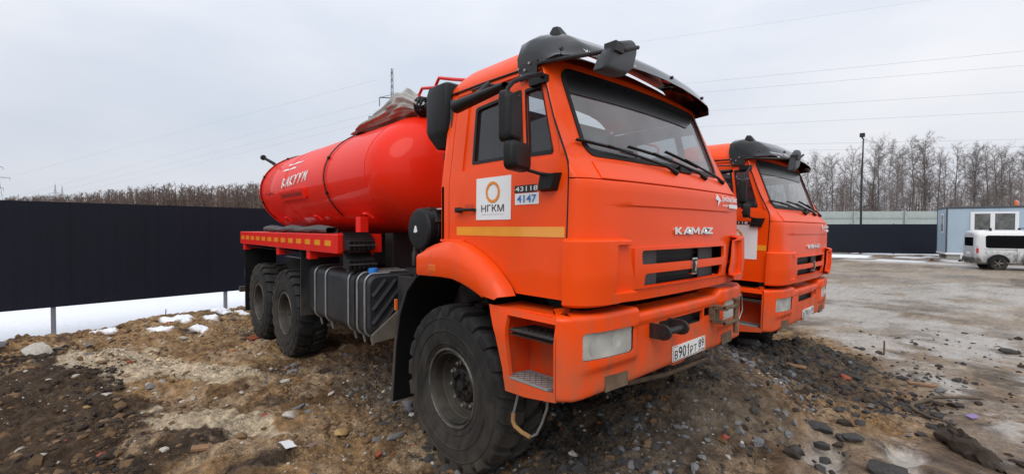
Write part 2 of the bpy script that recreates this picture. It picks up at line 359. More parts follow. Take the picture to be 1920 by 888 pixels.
    dirtyf = np.exp(-((y+3.6)/1.1)**2)*np.exp(-((x+8.9)/.5)**2); snow = snow*(1-np.clip(dirtyf*1.5*sst(.4, .6, n2), 0, 1))
    for cx, cy, a, b, g, sd_ in ((-7.35, -2.1, .42, .2, .2, 121), (-6.6, -2.35, .25, .1, .4, 122), (-7.9, -1.3, .5, .16, .1, 123), (-6.9, -1.6, .22, .1, .2, 124), (-6.3, -1.9, .18, .08, .8, 125), (-7.6, -3.0, .3, .12, .6, 126), (-7.2, -1.05, .3, .1, .1, 127)):
        snow = np.maximum(snow, blob(x, y, cx, cy, a, b, g, .8, sd_))
    fr = sst(30, 36, y)*sst(.45, .55, n4+.08); snow = np.maximum(snow, np.clip(fr, 0, 1)); snow = np.maximum(snow, sst(45, 60, np.abs(y)+np.abs(x)*.0)*.9)
    c = mixc(c, (.80, .82, .86), snow)
    wet = np.clip(yard*(.35+.65*sst(.45, .62, fbm(x, y, .7, 4, 131)))+ice*.6, 0, 1)*(1-snow)
    rough = .95-.70*wet; rough = np.where(ice > .3, .12+.22*n3, rough); rough = rough*(1-snow)+.75*snow
    return np.clip(c, 0, .9), np.clip(rough, .12, 1), snow, ice
CC, RR, SN, ICE = ground_colours(XX, YY, YARD, FLD)
ZZ = ZZ+.035*SN*(1-FLD)*(np.abs(YY) < 8)+.0*ICE
ZZ = ZZ*(1-ICE*.5)+(-.19)*ICE*.5
GRAIN = np.clip((1-.9*SN)*(1-.55*ICE)*(1-.25*YARD), .05, 1)
nx, ny = XX.shape
verts = np.stack([XX, YY, ZZ], -1).reshape(-1, 3)
ii, jj = np.meshgrid(np.arange(nx-1), np.arange(ny-1), indexing='ij')
q = (ii*ny+jj).ravel(); quads = np.stack([q, q+ny, q+ny+1, q+1], -1)
def big_mesh(name, V, Q, k):
    me = bpy.data.meshes.new(name); me.vertices.add(len(V)); me.vertices.foreach_set('co', np.asarray(V, np.float32).ravel())
    me.loops.add(Q.size); me.loops.foreach_set('vertex_index', Q.ravel().astype(np.int32))
    me.polygons.add(len(Q)); me.polygons.foreach_set('loop_start', np.arange(0, Q.size, k, dtype=np.int32)); me.update(calc_edges=True); return me
gme = big_mesh('ground', verts, quads, 4); gme.polygons.foreach_set('use_smooth', np.ones(len(quads), bool))
ca = gme.color_attributes.new('soil', 'FLOAT_COLOR', 'POINT'); ca.data.foreach_set('color', np.concatenate([CC.reshape(-1, 3), GRAIN.reshape(-1, 1)], 1).astype(np.float32).ravel())
ra = gme.attributes.new('gloss', 'FLOAT', 'POINT'); ra.data.foreach_set('value', RR.astype(np.float32).ravel())
gm = bpy.data.materials.new('mud_snow_ice'); gm.use_nodes = True; N = gm.node_tree; p = N.nodes['Principled BSDF']
at = N.nodes.new('ShaderNodeAttribute'); at.attribute_name = 'soil'; ag = N.nodes.new('ShaderNodeAttribute'); ag.attribute_name = 'gloss'
tcg = N.nodes.new('ShaderNodeTexCoord'); ng = N.nodes.new('ShaderNodeTexNoise'); ng.inputs['Scale'].default_value = 11; ng.inputs['Detail'].default_value = 11; ng.inputs['Roughness'].default_value = .78
N.links.new(tcg.outputs['Object'], ng.inputs['Vector'])
mrg = N.nodes.new('ShaderNodeMapRange'); mrg.inputs['From Min'].default_value = .34; mrg.inputs['From Max'].default_value = .66; mrg.inputs['To Min'].default_value = .35; mrg.inputs['To Max'].default_value = 1.7
N.links.new(ng.outputs['Fac'], mrg.inputs['Value'])
# fine grain fades on smooth (icy, wet) ground
mg = N.nodes.new('ShaderNodeMix'); mg.data_type = 'FLOAT'; mg.inputs['A'].default_value = 1.0
N.links.new(at.outputs['Alpha'], mg.inputs['Factor']); N.links.new(mrg.outputs[0], mg.inputs['B'])
vm = N.nodes.new('ShaderNodeVectorMath'); vm.operation = 'SCALE'; N.links.new(at.outputs['Color'], vm.inputs[0]); N.links.new(mg.outputs['Result'], vm.inputs['Scale'])
N.links.new(vm.outputs[0], p.inputs['Base Color']); N.links.new(ag.outputs['Fac'], p.inputs['Roughness'])
bg = N.nodes.new('ShaderNodeBump'); bg.inputs['Distance'].default_value = .045; 
vo1 = N.nodes.new('ShaderNodeTexVoronoi'); vo1.inputs['Scale'].default_value = 24; vo1.inputs['Randomness'].default_value = 1
vo2 = N.nodes.new('ShaderNodeTexVoronoi'); vo2.inputs['Scale'].default_value = 62
nd = N.nodes.new('ShaderNodeTexNoise'); nd.inputs['Scale'].default_value = 14; nd.inputs['Detail'].default_value = 3
wv_ = N.nodes.new('ShaderNodeVectorMath'); wv_.operation = 'SCALE'; wv_.inputs['Scale'].default_value = .09; N.links.new(tcg.outputs['Object'], nd.inputs['Vector']); N.links.new(nd.outputs['Color'], wv_.inputs[0])
wa_ = N.nodes.new('ShaderNodeVectorMath'); wa_.operation = 'ADD'; N.links.new(tcg.outputs['Object'], wa_.inputs[0]); N.links.new(wv_.outputs[0], wa_.inputs[1])
for v_ in (vo1, vo2): N.links.new(wa_.outputs[0], v_.inputs['Vector'])
npz = N.nodes.new('ShaderNodeTexNoise'); npz.inputs['Scale'].default_value = 2.2; npz.inputs['Detail'].default_value = 5; N.links.new(tcg.outputs['Object'], npz.inputs['Vector'])
pm = N.nodes.new('ShaderNodeMapRange'); pm.inputs['From Min'].default_value = .42; pm.inputs['From Max'].default_value = .62; N.links.new(npz.outputs['Fac'], pm.inputs['Value'])
def mth(op, a, b):
    n = N.nodes.new('ShaderNodeMath'); n.operation = op
    for k_, v_ in enumerate((a, b)):
        if isinstance(v_, (int, float)): n.inputs[k_].default_value = v_
        else: N.links.new(v_, n.inputs[k_])
    return n.outputs[0]
hh = mth('ADD', mth('MULTIPLY', vo1.outputs['Distance'], -.8), mth('MULTIPLY', vo2.outputs['Distance'], -.4))
hh = mth('ADD', mth('MULTIPLY', hh, mth('ADD', mth('MULTIPLY', pm.outputs[0], .8), .2)), ng.outputs['Fac'])
sp1 = N.nodes.new('ShaderNodeSeparateColor'); N.links.new(vo1.outputs['Color'], sp1.inputs[0]); sp2 = N.nodes.new('ShaderNodeSeparateColor'); N.links.new(vo2.outputs['Color'], sp2.inputs[0])
cellv = mth('ADD', mth('MULTIPLY', mth('SUBTRACT', sp1.outputs[0], .5), .8), mth('MULTIPLY', mth('SUBTRACT', sp2.outputs[0], .5), .7))
cellv = mth('MULTIPLY', mth('MULTIPLY', cellv, mth('ADD', mth('MULTIPLY', pm.outputs[0], .75), .25)), at.outputs['Alpha'])
N.links.new(mth('MULTIPLY', mg.outputs['Result'], mth('ADD', cellv, 1.)), vm.inputs['Scale'])
p.inputs['Specular IOR Level'].default_value = .35
N.links.new(hh, bg.inputs['Height']); N.links.new(at.outputs['Alpha'], bg.inputs['Strength']); N.links.new(bg.outputs[0], p.inputs['Normal'])
gme.materials.append(gm); ground = link('ground', gme); tag(ground, kind='structure')
def gz(x, y): return float(terrain(np.array([x]), np.array([y]))[0][0])

# ------------------------------------------------------------------ the tanker truck (x forward, y to its left, wheels stand on z = 0)
def yd(z): return interp(z, [1.3, 1.5, 2.1, 2.86, 3.], [1.128, 1.14, 1.14, 1.041, 1.03])
def xd(z): return interp(z, [1.3, 1.36, 2.10, 2.17, 2.43, 2.70, 2.88], [1.055, 1.06, 1.085, 1.07, .935, .825, .74])
def xf(z): return interp(z, [1.3, 1.5, 2.05, 2.085, 2.2, 2.225, 2.80, 2.90], [1.175, 1.20, 1.19, 1.165, 1.065, 1.04, .82, .78])
def bul(z): return interp(z, [2.05, 2.22], [.04, .065])
YF = .98
def plan(t, z):
    a = abs(t); s = 1 if t >= 0 else -1
    if a <= .8: return xf(z)+bul(z)*(1-(a/.8)**2), s*YF*a/.8
    k = (a-.8)/.2; x0, y0, x1, y1 = xf(z), YF, xd(z), yd(z)
    P0 = (x0, y0); P1 = (x0-bul(z)*.35, y0+.55*(y1-y0)); P2 = (x1+.5*(x0-x1), y1); P3 = (x1, y1)
    b = ((1-k)**3, 3*k*(1-k)**2, 3*k*k*(1-k), k**3)
    return sum(c*q_[0] for c, q_ in zip(b, (P0, P1, P2, P3))), s*sum(c*q_[1] for c, q_ in zip(b, (P0, P1, P2, P3)))
def M(t, z, off=0.):
    x, y = plan(t, z)
    if off:
        xa, ya = plan(min(t+.01, 1), z); xb, yb = plan(max(t-.01, -1), z); dx, dy = xa-xb, ya-yb; L = math.hypot(dx, dy)
        x += dy/L*off; y -= dx/L*off
    return Vector((x, y, z))
def My(y, z, off=0.): return M(y/YF*.8, z, off)
TU = sorted(set([round(-1+.2*i/8, 4) for i in range(9)]+[round(.8+.2*i/8, 4) for i in range(9)]+[round(v, 4) for v in lin(-.8, .8, 17)]))
TV = lin(1.3, 2.9, 33)+[2.05, 2.068, 2.085, 2.225]
def tr_hole(y0, y1, z0, z1, r): return [(a*.8/YF, b) for a, b in rrect(y0, y1, z0, z1, r)]

T = empty('tanker_truck'); tag(T, 'orange cab tanker truck with red vacuum tank, parked nearest on the dirt', 'truck', 'orange tanker trucks')
# --- cab skin
G1 = tr_hole(-.605, .63, 1.552, 1.642, .022); G2 = tr_hole(-.57, .595, 1.408, 1.494, .022)
ol = [(-1, 1.345), (-.9, 1.335), (-.5, 1.325), (.5, 1.325), (.9, 1.335), (1, 1.345), (1, 2.064), (-1, 2.064)]
mask = panel('front_mask', ORANGE, T, ol, [G1, G2], lambda t, z: M(t, z, .014*(1 if z > 1.40 and z < 1.66 and abs(t) < .56 else 0)+.010*float(sst(1.915, 1.925, z))*float(sst(.66, .58, abs(t)))), .02, TU+[-.559, -.561, .559, .561], TV+[1.399, 1.401, 1.659, 1.661, 1.915, 1.92, 1.925], outward=(1, 0, 0))
WH = tr_hole(-.925, .925, 2.245, 2.80, .09)
panel('windshield_frame', ORANGE, T, [(-1, 2.072), (1, 2.072), (1, 2.872), (-1, 2.872)], [WH], M, .03, TU, TV, outward=(1, 0, 0))
ws = panel('windshield', GLASSW, T, tr_hole(-.93, .93, 2.24, 2.805, .09), [], lambda t, z: M(t, z, -.012), 0, TU, TV, outward=(1, 0, 0))
panel('rubber_seal', BLACKP, ws, tr_hole(-.945, .945, 2.225, 2.82, .1), [tr_hole(-.915, .915, 2.257, 2.79, .085)], lambda t, z: M(t, z, .008), .012, TU, TV, outward=(1, 0, 0))
panel('tint_strip', STRIP, ws, [(-.915*.8/YF, 2.79), (-.915*.8/YF, 2.645), (.62*.8/YF, 2.645), (.82*.8/YF, 2.75), (.84*.8/YF, 2.79)], [], lambda t, z: M(t, z, -.003), .003, TU, TV, outward=(1, 0, 0))
# hood recess line under the windshield
panel('cowl_panel', ORANGE, T, [(-.78, 2.075), (.78, 2.075), (.76, 2.19), (-.76, 2.19)], [], lambda t, z: M(t, z, .012), .012, TU, TV, outward=(1, 0, 0), bevel=.004)
# grille: dark cavity and bars behind the slots
g = MB().box(1.10, 1.13, -.66, .66, 1.38, 1.68); g.build('grille_backing', BLACKP, mask)
for y0, y1 in ((-.58, -.30), (.34, .58)):
    MB().box(1.15, 1.16, y0, y1, 1.40, 1.65).build('radiator_panel', mat('radiator_grey', (.09, .095, .10), .6), mask)
for i in range(4): MB().box(1.145, 1.15, -.6, .6, 1.43+.055*i, 1.434+.055*i).build('grille_bar', BLACKP, mask)
# badge
bd = panel('badge', CHROME, T, rrect(.012, .092, 1.452, 1.572, .012), [], lambda y, z: My(y, z, .03), .03, outward=(1, 0, 0))
panel('badge_field', INK, bd, rrect(.022, .082, 1.462, 1.562, .008), [], lambda y, z: My(y, z, .033), .003, outward=(1, 0, 0))
panel('badge_emblem', CHROME, bd, [(.036, 1.478), (.06, 1.474), (.068, 1.49), (.058, 1.5), (.066, 1.52), (.07, 1.545), (.056, 1.552), (.044, 1.54), (.05, 1.52), (.042, 1.5)], [], lambda y, z: My(y, z, .036), .003, outward=(1, 0, 0))
# maker's lettering, drawn as wide block capitals
LET = {'K': [[(0, 0), (.3, 0), (.3, .35), (.62, 0), (1, 0), (.55, .5), (.98, 1), (.62, 1), (.3, .65), (.3, 1), (0, 1)]],
       'A': [[(0, 0), (.3, 0), (.42, .25), (.9, .25), (.9, .45), (.52, .45), (.66, .72), (.78, .72), (.78, 0), (1.08, 0), (1.08, 1), (.5, 1)]],
       'M': [[(0, 0), (.28, 0), (.28, .6), (.55, .15), (.75, .15), (1.0, .6), (1.0, 0), (1.28, 0), (1.28, 1), (1.0, 1), (.65, .45), (.3, 1), (0, 1)]],
       'Z': [[(0, 0), (1, 0), (1, .24), (.42, .24), (1, .8), (1, 1), (0, 1), (0, .76), (.56, .76), (0, .2)]]}
x = 0; place = []
for ch in 'KAMAZ': place.append((x, ch)); x += {'K': 1.08, 'A': 1.2, 'M': 1.42, 'Z': 1.}[ch]
sc = .61/x
for px_, ch in place:
    panel('letter_'+ch.lower(), CHROME, T, [(-.20+(px_+a)*sc, 1.742+b*.05) for a, b in LET[ch][0]], [], lambda y, z: My(y, z, .012), .012, outward=(1, 0, 0))
# sticker of the body builder on the right-hand end of the front
stk = panel('front_sticker', WHITE, T, [(.46, 2.012), (.52, 2.005), (.50, 1.955), (.56, 2.0), (.585, 2.0), (.53, 2.035), (.50, 2.055)], [], lambda y, z: My(y, z, .016), .002, outward=(1, 0, 0))
text('lettering', 'УралСпецТранс', .59, .955, 1.992, 2.048, lambda u, v: My(u, v, .017), WHITE, stk, bold=.045, shear=.2)
text('lettering', 'www.uralst.ru', .61, .74, 1.962, 1.982, lambda u, v: My(u, v, .017), WHITE, stk, bold=.03)
panel('sticker_bar', WHITE, stk, [(.76, 1.952), (.965, 1.952), (.965, 1.984), (.76, 1.984)], [], lambda y, z: My(y, z, .016), .002, outward=(1, 0, 0))
# corner deflectors
for s in (-1, 1):
    def Dm(t, z, s=s):
        a = (1-abs(t))/.36; e = min(max((z-1.325)/.018, 0), 1)*min(max((1.725-z)/.018, 0), 1)
        tri = float(sst(.74, .735, abs(t)-.06*(1.7-z)))*float(sst(1.40, 1.405, z))*float(sst(1.685, 1.68, z))
        return M(t, z, .008+(.040+.028*min(a, 1))*(e**.5)-.035*tri)
    ou = [(s*.995, 1.33), (s*.9, 1.325), (s*.60, 1.36), (s*.585, 1.44), (s*.645, 1.70), (s*.66, 1.725), (s*.995, 1.725)]
    if s > 0: ou = ou[::-1]
    dfl = panel('corner_deflector', ORANGE, T, ou, [], Dm, .012, TU+[s_*v for v in (.60, .62, .65, .69, .70, .71, .72, .73, .735, .74, .745, .75, .755, .76, .765, .77, .78, .79) for s_ in (-1, 1)], lin(1.33, 1.72, 14)+[1.335, 1.34, 1.345, 1.35, 1.70, 1.705, 1.71, 1.715, 1.72, 1.399, 1.406, 1.679, 1.686], outward=(1, s*.8, 0), smooth=22)
    panel('slot_shade_sheet', BLACKP, dfl, [(s*.62, 1.40), (s*.60, 1.45), (s*.66, 1.68), (s*.70, 1.68), (s*.70, 1.40)][::s], [], lambda t, z: M(t, z, .006), .004, TU, (), outward=(1, s*.5, 0))  # black sheet behind the deflector, painting the shade inside the slot
# --- sides: door, rear strip
FC = [(-.10, 1.69), (.04, 1.69), (.2, 1.655), (.36, 1.585), (.49, 1.505), (.60, 1.405), (.635, 1.36)]
W1 = [(.165, 2.25), (.66, 2.25), (.665, 2.26), (.592, 2.675), (.58, 2.685), (.15, 2.655), (.135, 2.64), (.155, 2.26)]
W2 = [(.715, 2.245), (.92, 2.24), (.93, 2.255), (.785, 2.67), (.77, 2.68), (.648, 2.68), (.638, 2.67)]
def shrink(poly, d):
    cx = sum(a for a, b in poly)/len(poly); cy = sum(b for a, b in poly)/len(poly); k = 1-d/.25
    return [(cx+(a-cx)*k, cy+(b-cy)*k) for a, b in poly]
DOORS = {}
for s in (-1, 1):
    def sm(x, z, s=s): return Vector((x, s*yd(z), z))
    def so_(off, s=s): return lambda x, z: Vector((x, s*(yd(z)+off), z))
    ov = (0, s, 0)
    dz = [1.36, 1.42, 1.46, 1.5, 2.1]+lin(2.15, 2.8, 10)
    dol = FC+[(1.05, 1.36)]+[(xd(z)-.007, z) for z in lin(1.4, 2.785, 24)]+[(-.10, 2.785)]
    def dm(x, z, s=s):      # pressed step round the window
        inn = 0 <= x-.045 and z > 2.2; return Vector((x, s*(yd(z)-(.014 if inn else 0)), z))
    door = panel('door', ORANGE, T, dol, [W1, W2], dm, .03, [.044, .046, .075, .3, .6, .9], dz+[2.199, 2.201, 2.235], outward=ov)
    DOORS[s] = door
    for Wn in (W1, W2):
        panel('window_pane', GLASSD, door, shrink(Wn, -.002), [], so_(-.028), 0, (), dz, outward=ov)
        panel('window_seal', BLACKP, door, shrink(Wn, -.012), [shrink(Wn, .014)], so_(-.010), .008, (), dz, outward=ov)
    panel('cab_side', ORANGE, T, [(-.205, 1.69), (-.107, 1.69), (-.107, 2.81), (-.205, 2.81)], [], sm, .03, (), dz, outward=ov)
    panel('door_header', ORANGE, T, [(-.105, 2.792), (xd(2.792)-.005, 2.792), (xd(2.86)-.005, 2.86), (-.105, 2.86)], [], sm, .03, (), (), outward=ov)
    MB().tube([(-.21, s*1.056, 2.825), (.2, s*1.054, 2.828), (.62, s*1.052, 2.822)], .007, 6).build('rain_gutter', BLACKP, T)
    MB().tube([(xd(z)-.002, s*(yd(z)-.002), z) for z in lin(1.37, 2.80, 30)], .006, 5).build('seam_shade_strip', BLACKP, T)  # black strip laid along the door gap to paint its shade
    # door handle
    hd = MB().tube([(.05, s*1.175, 1.912), (.235, s*1.172, 1.912)], [.014, .011], 8); hd.box(.03, .07, s*1.14, s*1.185, 1.893, 1.931); hd.box(.205, .235, s*1.14, s*1.172, 1.90, 1.92)
    hd.build('handle', BLACKP, door, bevel=.003)
    panel('handle_recess_shade', mat('shaded_orange', (.62, .05, .004), .5), door, rrect(.10, .21, 1.93, 1.955, .01), [], so_(.002), .002, outward=ov)  # flat patch; the recess shade is put into its darker orange
    # reflective stripe
    panel('stripe', REFL, door, [(.0, 1.728), (1.055, 1.728), (1.055, 1.79), (.0, 1.79)], [], so_(.003), .002, lin(.05, 1.0, 6), (), outward=ov)
    # fender: top edge, crease, lower edge
    A_ = [(-.37, 1.585), (-.30, 1.625), (-.20, 1.66), (-.10, 1.685), (.04, 1.69), (.20, 1.655), (.36, 1.585), (.49, 1.505), (.61, 1.40), (.645, 1.345)]
    B_ = [(-.37, 1.56), (-.30, 1.565), (-.18, 1.57), (-.05, 1.572), (.10, 1.565), (.24, 1.535), (.38, 1.485), (.47, 1.43), (.54, 1.37), (.57, 1.335)]
    C_ = [(-.37, 1.415), (-.30, 1.417), (-.18, 1.42), (-.05, 1.425), (.10, 1.422), (.22, 1.40), (.31, 1.375), (.37, 1.355), (.41, 1.34), (.44, 1.325)]
    D_ = C_
    rows = [[(x_, s*1.145, z_) for x_, z_ in A_], [(x_+(b[0]-x_)*.25, s*1.21, z_+(b[1]-z_)*.12) for (x_, z_), b in zip(A_, B_)],
            [(x_+(a[0]-x_)*.25, s*1.252, z_+(a[1]-z_)*.3) for (x_, z_), a in zip(B_, A_)], [(x_, s*1.262, z_-.012) for x_, z_ in B_],
            [(x_, s*1.262, z_+.012) for x_, z_ in C_], [(x_, s*1.255, z_) for x_, z_ in C_], [(x_-.01, s*1.0, z_+.02) for x_, z_ in D_]]
    fe = MB().grid(rows); k0 = [r[0] for r in rows]; fe.add(k0, [tuple(range(7))])
    fn = fe.build('fender', ORANGE, T, smooth=45, solid=.008)
    MB().box(-.205, .10, s*1.10, s*1.155, 1.676, 1.694).build('fender_lip', ORANGE, fn, bevel=.004)
    MB().box(-.20, -.10, s*1.255, s*1.268, 1.455, 1.505).build('side_marker', AMBER, fn, bevel=.004)
    MB().box(-.29, -.10, s*1.258, s*1.266, 1.51, 1.514).build('pressed_line', ORANGE, fn); MB().box(-.29, -.10, s*1.258, s*1.266, 1.446, 1.45).build('pressed_line', ORANGE, fn)
    # black inner wheel arch and hanging mudguard behind the wheel
    arch = [(-.93, .22), (-.91, .45), (-.87, .75), (-.80, 1.02), (-.68, 1.24), (-.52, 1.38), (-.36, 1.45), (-.1, 1.48), (.15, 1.44), (.34, 1.34), (.48, 1.18)]
    MB().grid([[(x_, s*1.17, z_) for x_, z_ in arch], [(x_, s*.62, z_) for x_, z_ in arch]]).build('mudguard', BLACKP, T, solid=.012)
    MB().grid([[(x_, s*1.172, z_) for x_, z_ in arch[:6]], [(x_-.035, s*1.172, z_+.01) for x_, z_ in arch[:6]]]).build('mudguard_lip', DARKP, T, solid=.008)
    MB().box(-.885, -.865, s*1.16, s*1.185, 1.05, 1.15).build('marker_lamp', AMBER, T, bevel=.004)
    # step box below the door
    so0 = [(.47, 1.28), (.56, 1.10), (.63, .90), (.66, .76), (.83, .765), (1.08, .80), (1.08, 1.275), (1.06, 1.285), (1.03, 1.27), (.75, 1.275)]
    hole = [(.70, .845), (1.065, .845), (1.065, 1.235), (.66, 1.235), (.655, 1.10)]
    sb = panel('step_box', ORANGE, T, so0, [hole], lambda x, z, s=s: Vector((x, s*(1.245-.03*max(0, (z-1.15))/.15), z)), .03, lin(.5, 1.05, 8), lin(.8, 1.27, 8), outward=ov, bevel=.004)
    rc = MB(); yi = s*.98; yo = s*1.225
    rc.add([(.62, yo, .83), (1.08, yo, .83), (1.08, yi, .83), (.62, yi, .83), (.62, yo, 1.24), (1.08, yo, 1.24), (1.08, yi, 1.24), (.62, yi, 1.24)], [(0, 1, 2, 3), (3, 2, 6, 7), (0, 3, 7, 4), (1, 5, 6, 2)])
    rc.build('step_recess', ORANGE, sb, solid=.006)
    MB().box(.66, 1.08, s*1.0, s*1.20, 1.115, 1.135).build('shelf', ORANGE, sb, bevel=.004)
    MB().box(.50, 1.03, s*.95, s*1.19, 1.262, 1.276).build('top_plate', ORANGE, sb, bevel=.004)
    for zt, x0, x1 in ((1.15, .70, 1.07), (.85, .66, 1.02)):
        tb = MB(); y0, y1 = s*1.235, s*1.06
        for a0, a1 in (((x0, y0), (x1, y0)), ((x0+.03, y1), (x1+.02, y1)), ((x0, y0), (x0+.03, y1)), ((x1, y0), (x1+.02, y1))): tb.tube([(a0[0], a0[1], zt), (a1[0], a1[1], zt)], .011, 4)
        for i in range(-3, 9):
            for sg in (1, -1):
                xa = x0+i*.05; xb = xa+sg*.16; P = []
                for f in lin(0, 1, 12):
                    xx = xa+(xb-xa)*f
                    if x0 <= xx <= x1: P.append((xx, y0+(y1-y0)*f, zt))
                if len(P) > 1: tb.tube([P[0], P[-1]], .0055, 4)
        tr_ = tb.build('step_tread', mat('tread_steel', (.20, .19, .18), .5, metal=.4) if zt < 1 else BLACKM, sb, smooth=0)
        MB().box(x0-.01, x1+.01, min(y0, y1), max(y0, y1), zt-.03, zt-.022).build('tread_pan', BLACKM, sb)
# stickers on the near door
def ndo(off): return lambda x, z: Vector((x, -(yd(z)+off), z))
def add_marks(door, truck):
    if truck == 1:
        bx0, bx1, bz0, bz1 = .235, .597, 1.838, 2.128
    else:
        bx0, bx1, bz0, bz1 = .42, .96, 1.62, 2.02
    W_, H_ = bx1-bx0, bz1-bz0; P = []
    P.append(panel('sticker', WHITE, None, [(bx0, bz0), (bx1, bz0), (bx1, bz1), (bx0, bz1)], [], ndo(.004), .002, (), (), outward=(0, -1, 0)))
    cx, cz = bx0+W_*.5, bz0+H_*.645
    ring = lambda r, a0, a1, n=26: [(cx+r*W_*.98*cos(t), cz+r*H_*1.22*sin(t)) for t in lin(a0, a1, n)]
    for a0, a1, r0, r1 in ((radians(50), radians(195), .155, .205), (radians(200), radians(405), .150, .205)):
        P.append(panel('sticker_ring', STOR, None, ring(r1, a0, a1)+ring(r0, a0, a1)[::-1], [], ndo(.006), .001, outward=(0, -1, 0)))
    if truck == 1:
        P.append(text('lettering', 'НГКМ', bx0+.17*W_, bx1-.18*W_, bz0+.19*H_, bz0+.355*H_, ndo(.007), INK, None, bold=.0))
        P.append(text('lettering', 'НЕФТЕГАЗКОМПЛЕКТМОНТАЖ', bx0+.18*W_, bx1-.19*W_, bz0+.115*H_, bz0+.14*H_, ndo(.007), INKG, None))
        P.append(panel('number_backing', INK, None, [(.635, 2.006), (.83, 2.006), (.83, 2.052), (.635, 2.052)], [], ndo(.004), .003, outward=(0, -1, 0)))
        P.append(text('lettering', '43118', .645, .845, 2.014, 2.044, ndo(.008), WHITE, None, bold=.01))
        P.append(panel('fleet_number_sticker', WHITE, None, [(.638, 1.93), (.85, 1.93), (.85, 2.001), (.638, 2.001)], [], ndo(.004), .002, outward=(0, -1, 0)))
        P.append(text('lettering', '4147', .658, .83, 1.942, 1.990, ndo(.007), BLUE, None, bold=.015))
    else:
        P.append(panel('number_backing', INK, None, [(.635, 2.026), (.87, 2.026), (.87, 2.066), (.635, 2.066)], [], ndo(.004), .003, outward=(0, -1, 0)))
        P.append(text('lettering', '43118', .645, .85, 2.032, 2.06, ndo(.008), WHITE, None, bold=.01))
        P.append(text('lettering', '067', .56, .70, 1.955, 2.00, ndo(.007), BLUE, None, bold=.015))
    for o in P: o.parent = door
# --- rear wall, roof
rw = [(-1.14, 1.45), (1.14, 1.45), (1.14, 2.1), (1.045, 2.85), (-1.045, 2.85), (-1.14, 2.1)]
panel('rear_wall', ORANGE, T, rw, [rrect(-.55, .55, 2.3, 2.62, .05)], lambda y, z: Vector((-.20, y, z)), .03, (), (), outward=(-1, 0, 0))
panel('rear_window', GLASSD, T, rrect(-.56, .56, 2.29, 2.63, .05), [], lambda y, z: Vector((-.21, y, z)), 0, outward=(-1, 0, 0))
sec = [(1.047, 2.835), (1.045, 2.86), (1.02, 2.905), (.99, 2.94), (.975, 2.955), (.93, 2.995), (.86, 3.04), (.74, 3.08), (.5, 3.115), (.25, 3.13), (0, 3.135)]
sec = [(-y, z) for y, z in sec]+[(y, z) for y, z in sec[::-1][1:]]
rows = []
for x_ in [-.215, -.205, -.19, -.16, -.1, 0, .15, .3, .42, .5, .56, .62, .68, .73, .77, .80]:
    k = 1.0
    if x_ > .42: k = 1-.86*((x_-.42)/.38)**1.7
    if x_ < -.1: k = 1-.45*((-.1-x_)/.115)**2.4
    sx = 1-.03*max(0, (x_-.42)/.38)
    rows.append([(x_ + (.05*(1-(y/1.05)**2) if x_ > .5 else 0)*(x_-.5)/.3, y*sx, 2.835+(z-2.835)*k) for y, z in sec])
MB().grid(rows).build('roof', ORANGE, T, smooth=32)
# cab floor and dark interior
MB().box(-.19, 1.05, -1.09, 1.09, 1.40, 1.46).build('cab_floor', BLACKM, T)
MB().box(-.17, -.15, -1.08, 1.08, 1.46, 2.78).build('rear_lining', INTER, T)  # lining raised over the rear window to block the bright view through it
it = MB().box(.80, 1.07, -1.04, 1.04, 1.5, 2.12); it.box(.74, .85, -.98, .98, 1.9, 2.16); it.build('dashboard', INTER, T, bevel=.03)
for y in (-.52, .52):
    st = MB().box(.05, .55, y-.25, y+.25, 1.62, 1.78); st.box(.0, .14, y-.24, y+.24, 1.74, 2.42); st.box(.02, .12, y-.13, y+.13, 2.44, 2.64)
    st.build('seat', SEAT, T, bevel=.04, seg=3)
tor = []
for i in range(20):
    a = 2*pi*i/20; tor.append((.62-.07*sin(a), .52+.23*cos(a), 2.1+.2*sin(a)))
tw = MB().tube(tor+[tor[0]], .016, 8, cap=False); tw.tube([(.62, .52, 2.1), (.8, .52, 1.9)], .03, 8); tw.build('steering_wheel', BLACKP, T)
# --- smoked visor above the windshield
VC = [(0, [(.56, 3.125), (.70, 3.12), (.85, 3.075), (.98, 2.985), (1.05, 2.885)]), (.3, [(.56, 3.12), (.70, 3.115), (.85, 3.07), (.975, 2.98), (1.045, 2.88)]),
      (.6, [(.56, 3.105), (.70, 3.10), (.84, 3.055), (.96, 2.965), (1.025, 2.868)]), (.86, [(.56, 3.085), (.69, 3.09), (.81, 3.045), (.92, 2.96), (.985, 2.862)]),
      (.93, [(.555, 3.055), (.65, 3.065), (.76, 3.02), (.88, 2.925), (.965, 2.85)]), (1.0, [(.55, 3.01), (.62, 3.02), (.72, 2.985), (.85, 2.91), (.935, 2.842)]),
      (1.055, [(.565, 2.90), (.62, 2.90), (.69, 2.89), (.80, 2.86), (.915, 2.836)]), (1.065, [(.585, 2.80), (.62, 2.785), (.68, 2.79), (.78, 2.82), (.905, 2.832)])]
def vis(y, v, off=0):
    a = abs(y); ys = [c[0] for c in VC]; px_ = [interp(a, ys, [c[1][k][0] for c in VC]) for k in range(5)]; pz = [interp(a, ys, [c[1][k][1] for c in VC]) for k in range(5)]
    vv = lin(0, 1, 5); return Vector((interp(v, vv, px_)+off*.6, y, interp(v, vv, pz)+off*.6))
ys = lin(-.86, .86, 19); ys = [-1.065, -1.055, -1.03, -1.0, -.93]+ys+[.93, 1.0, 1.03, 1.055, 1.065]
vo = MB().grid([[vis(y, v) for v in lin(0, 1, 13)] for y in ys]).build('sun_visor', VISOR, T, smooth=40, solid=.006)
for u0, u1, body in ((-.86, -.55, 'УралСпец'), (-.5, -.36, 'ТРАНС')):
    text('lettering', body, u0, u1, .955, .885, lambda u, v: vis(u, v, .006), WHITE, vo, bold=.02)
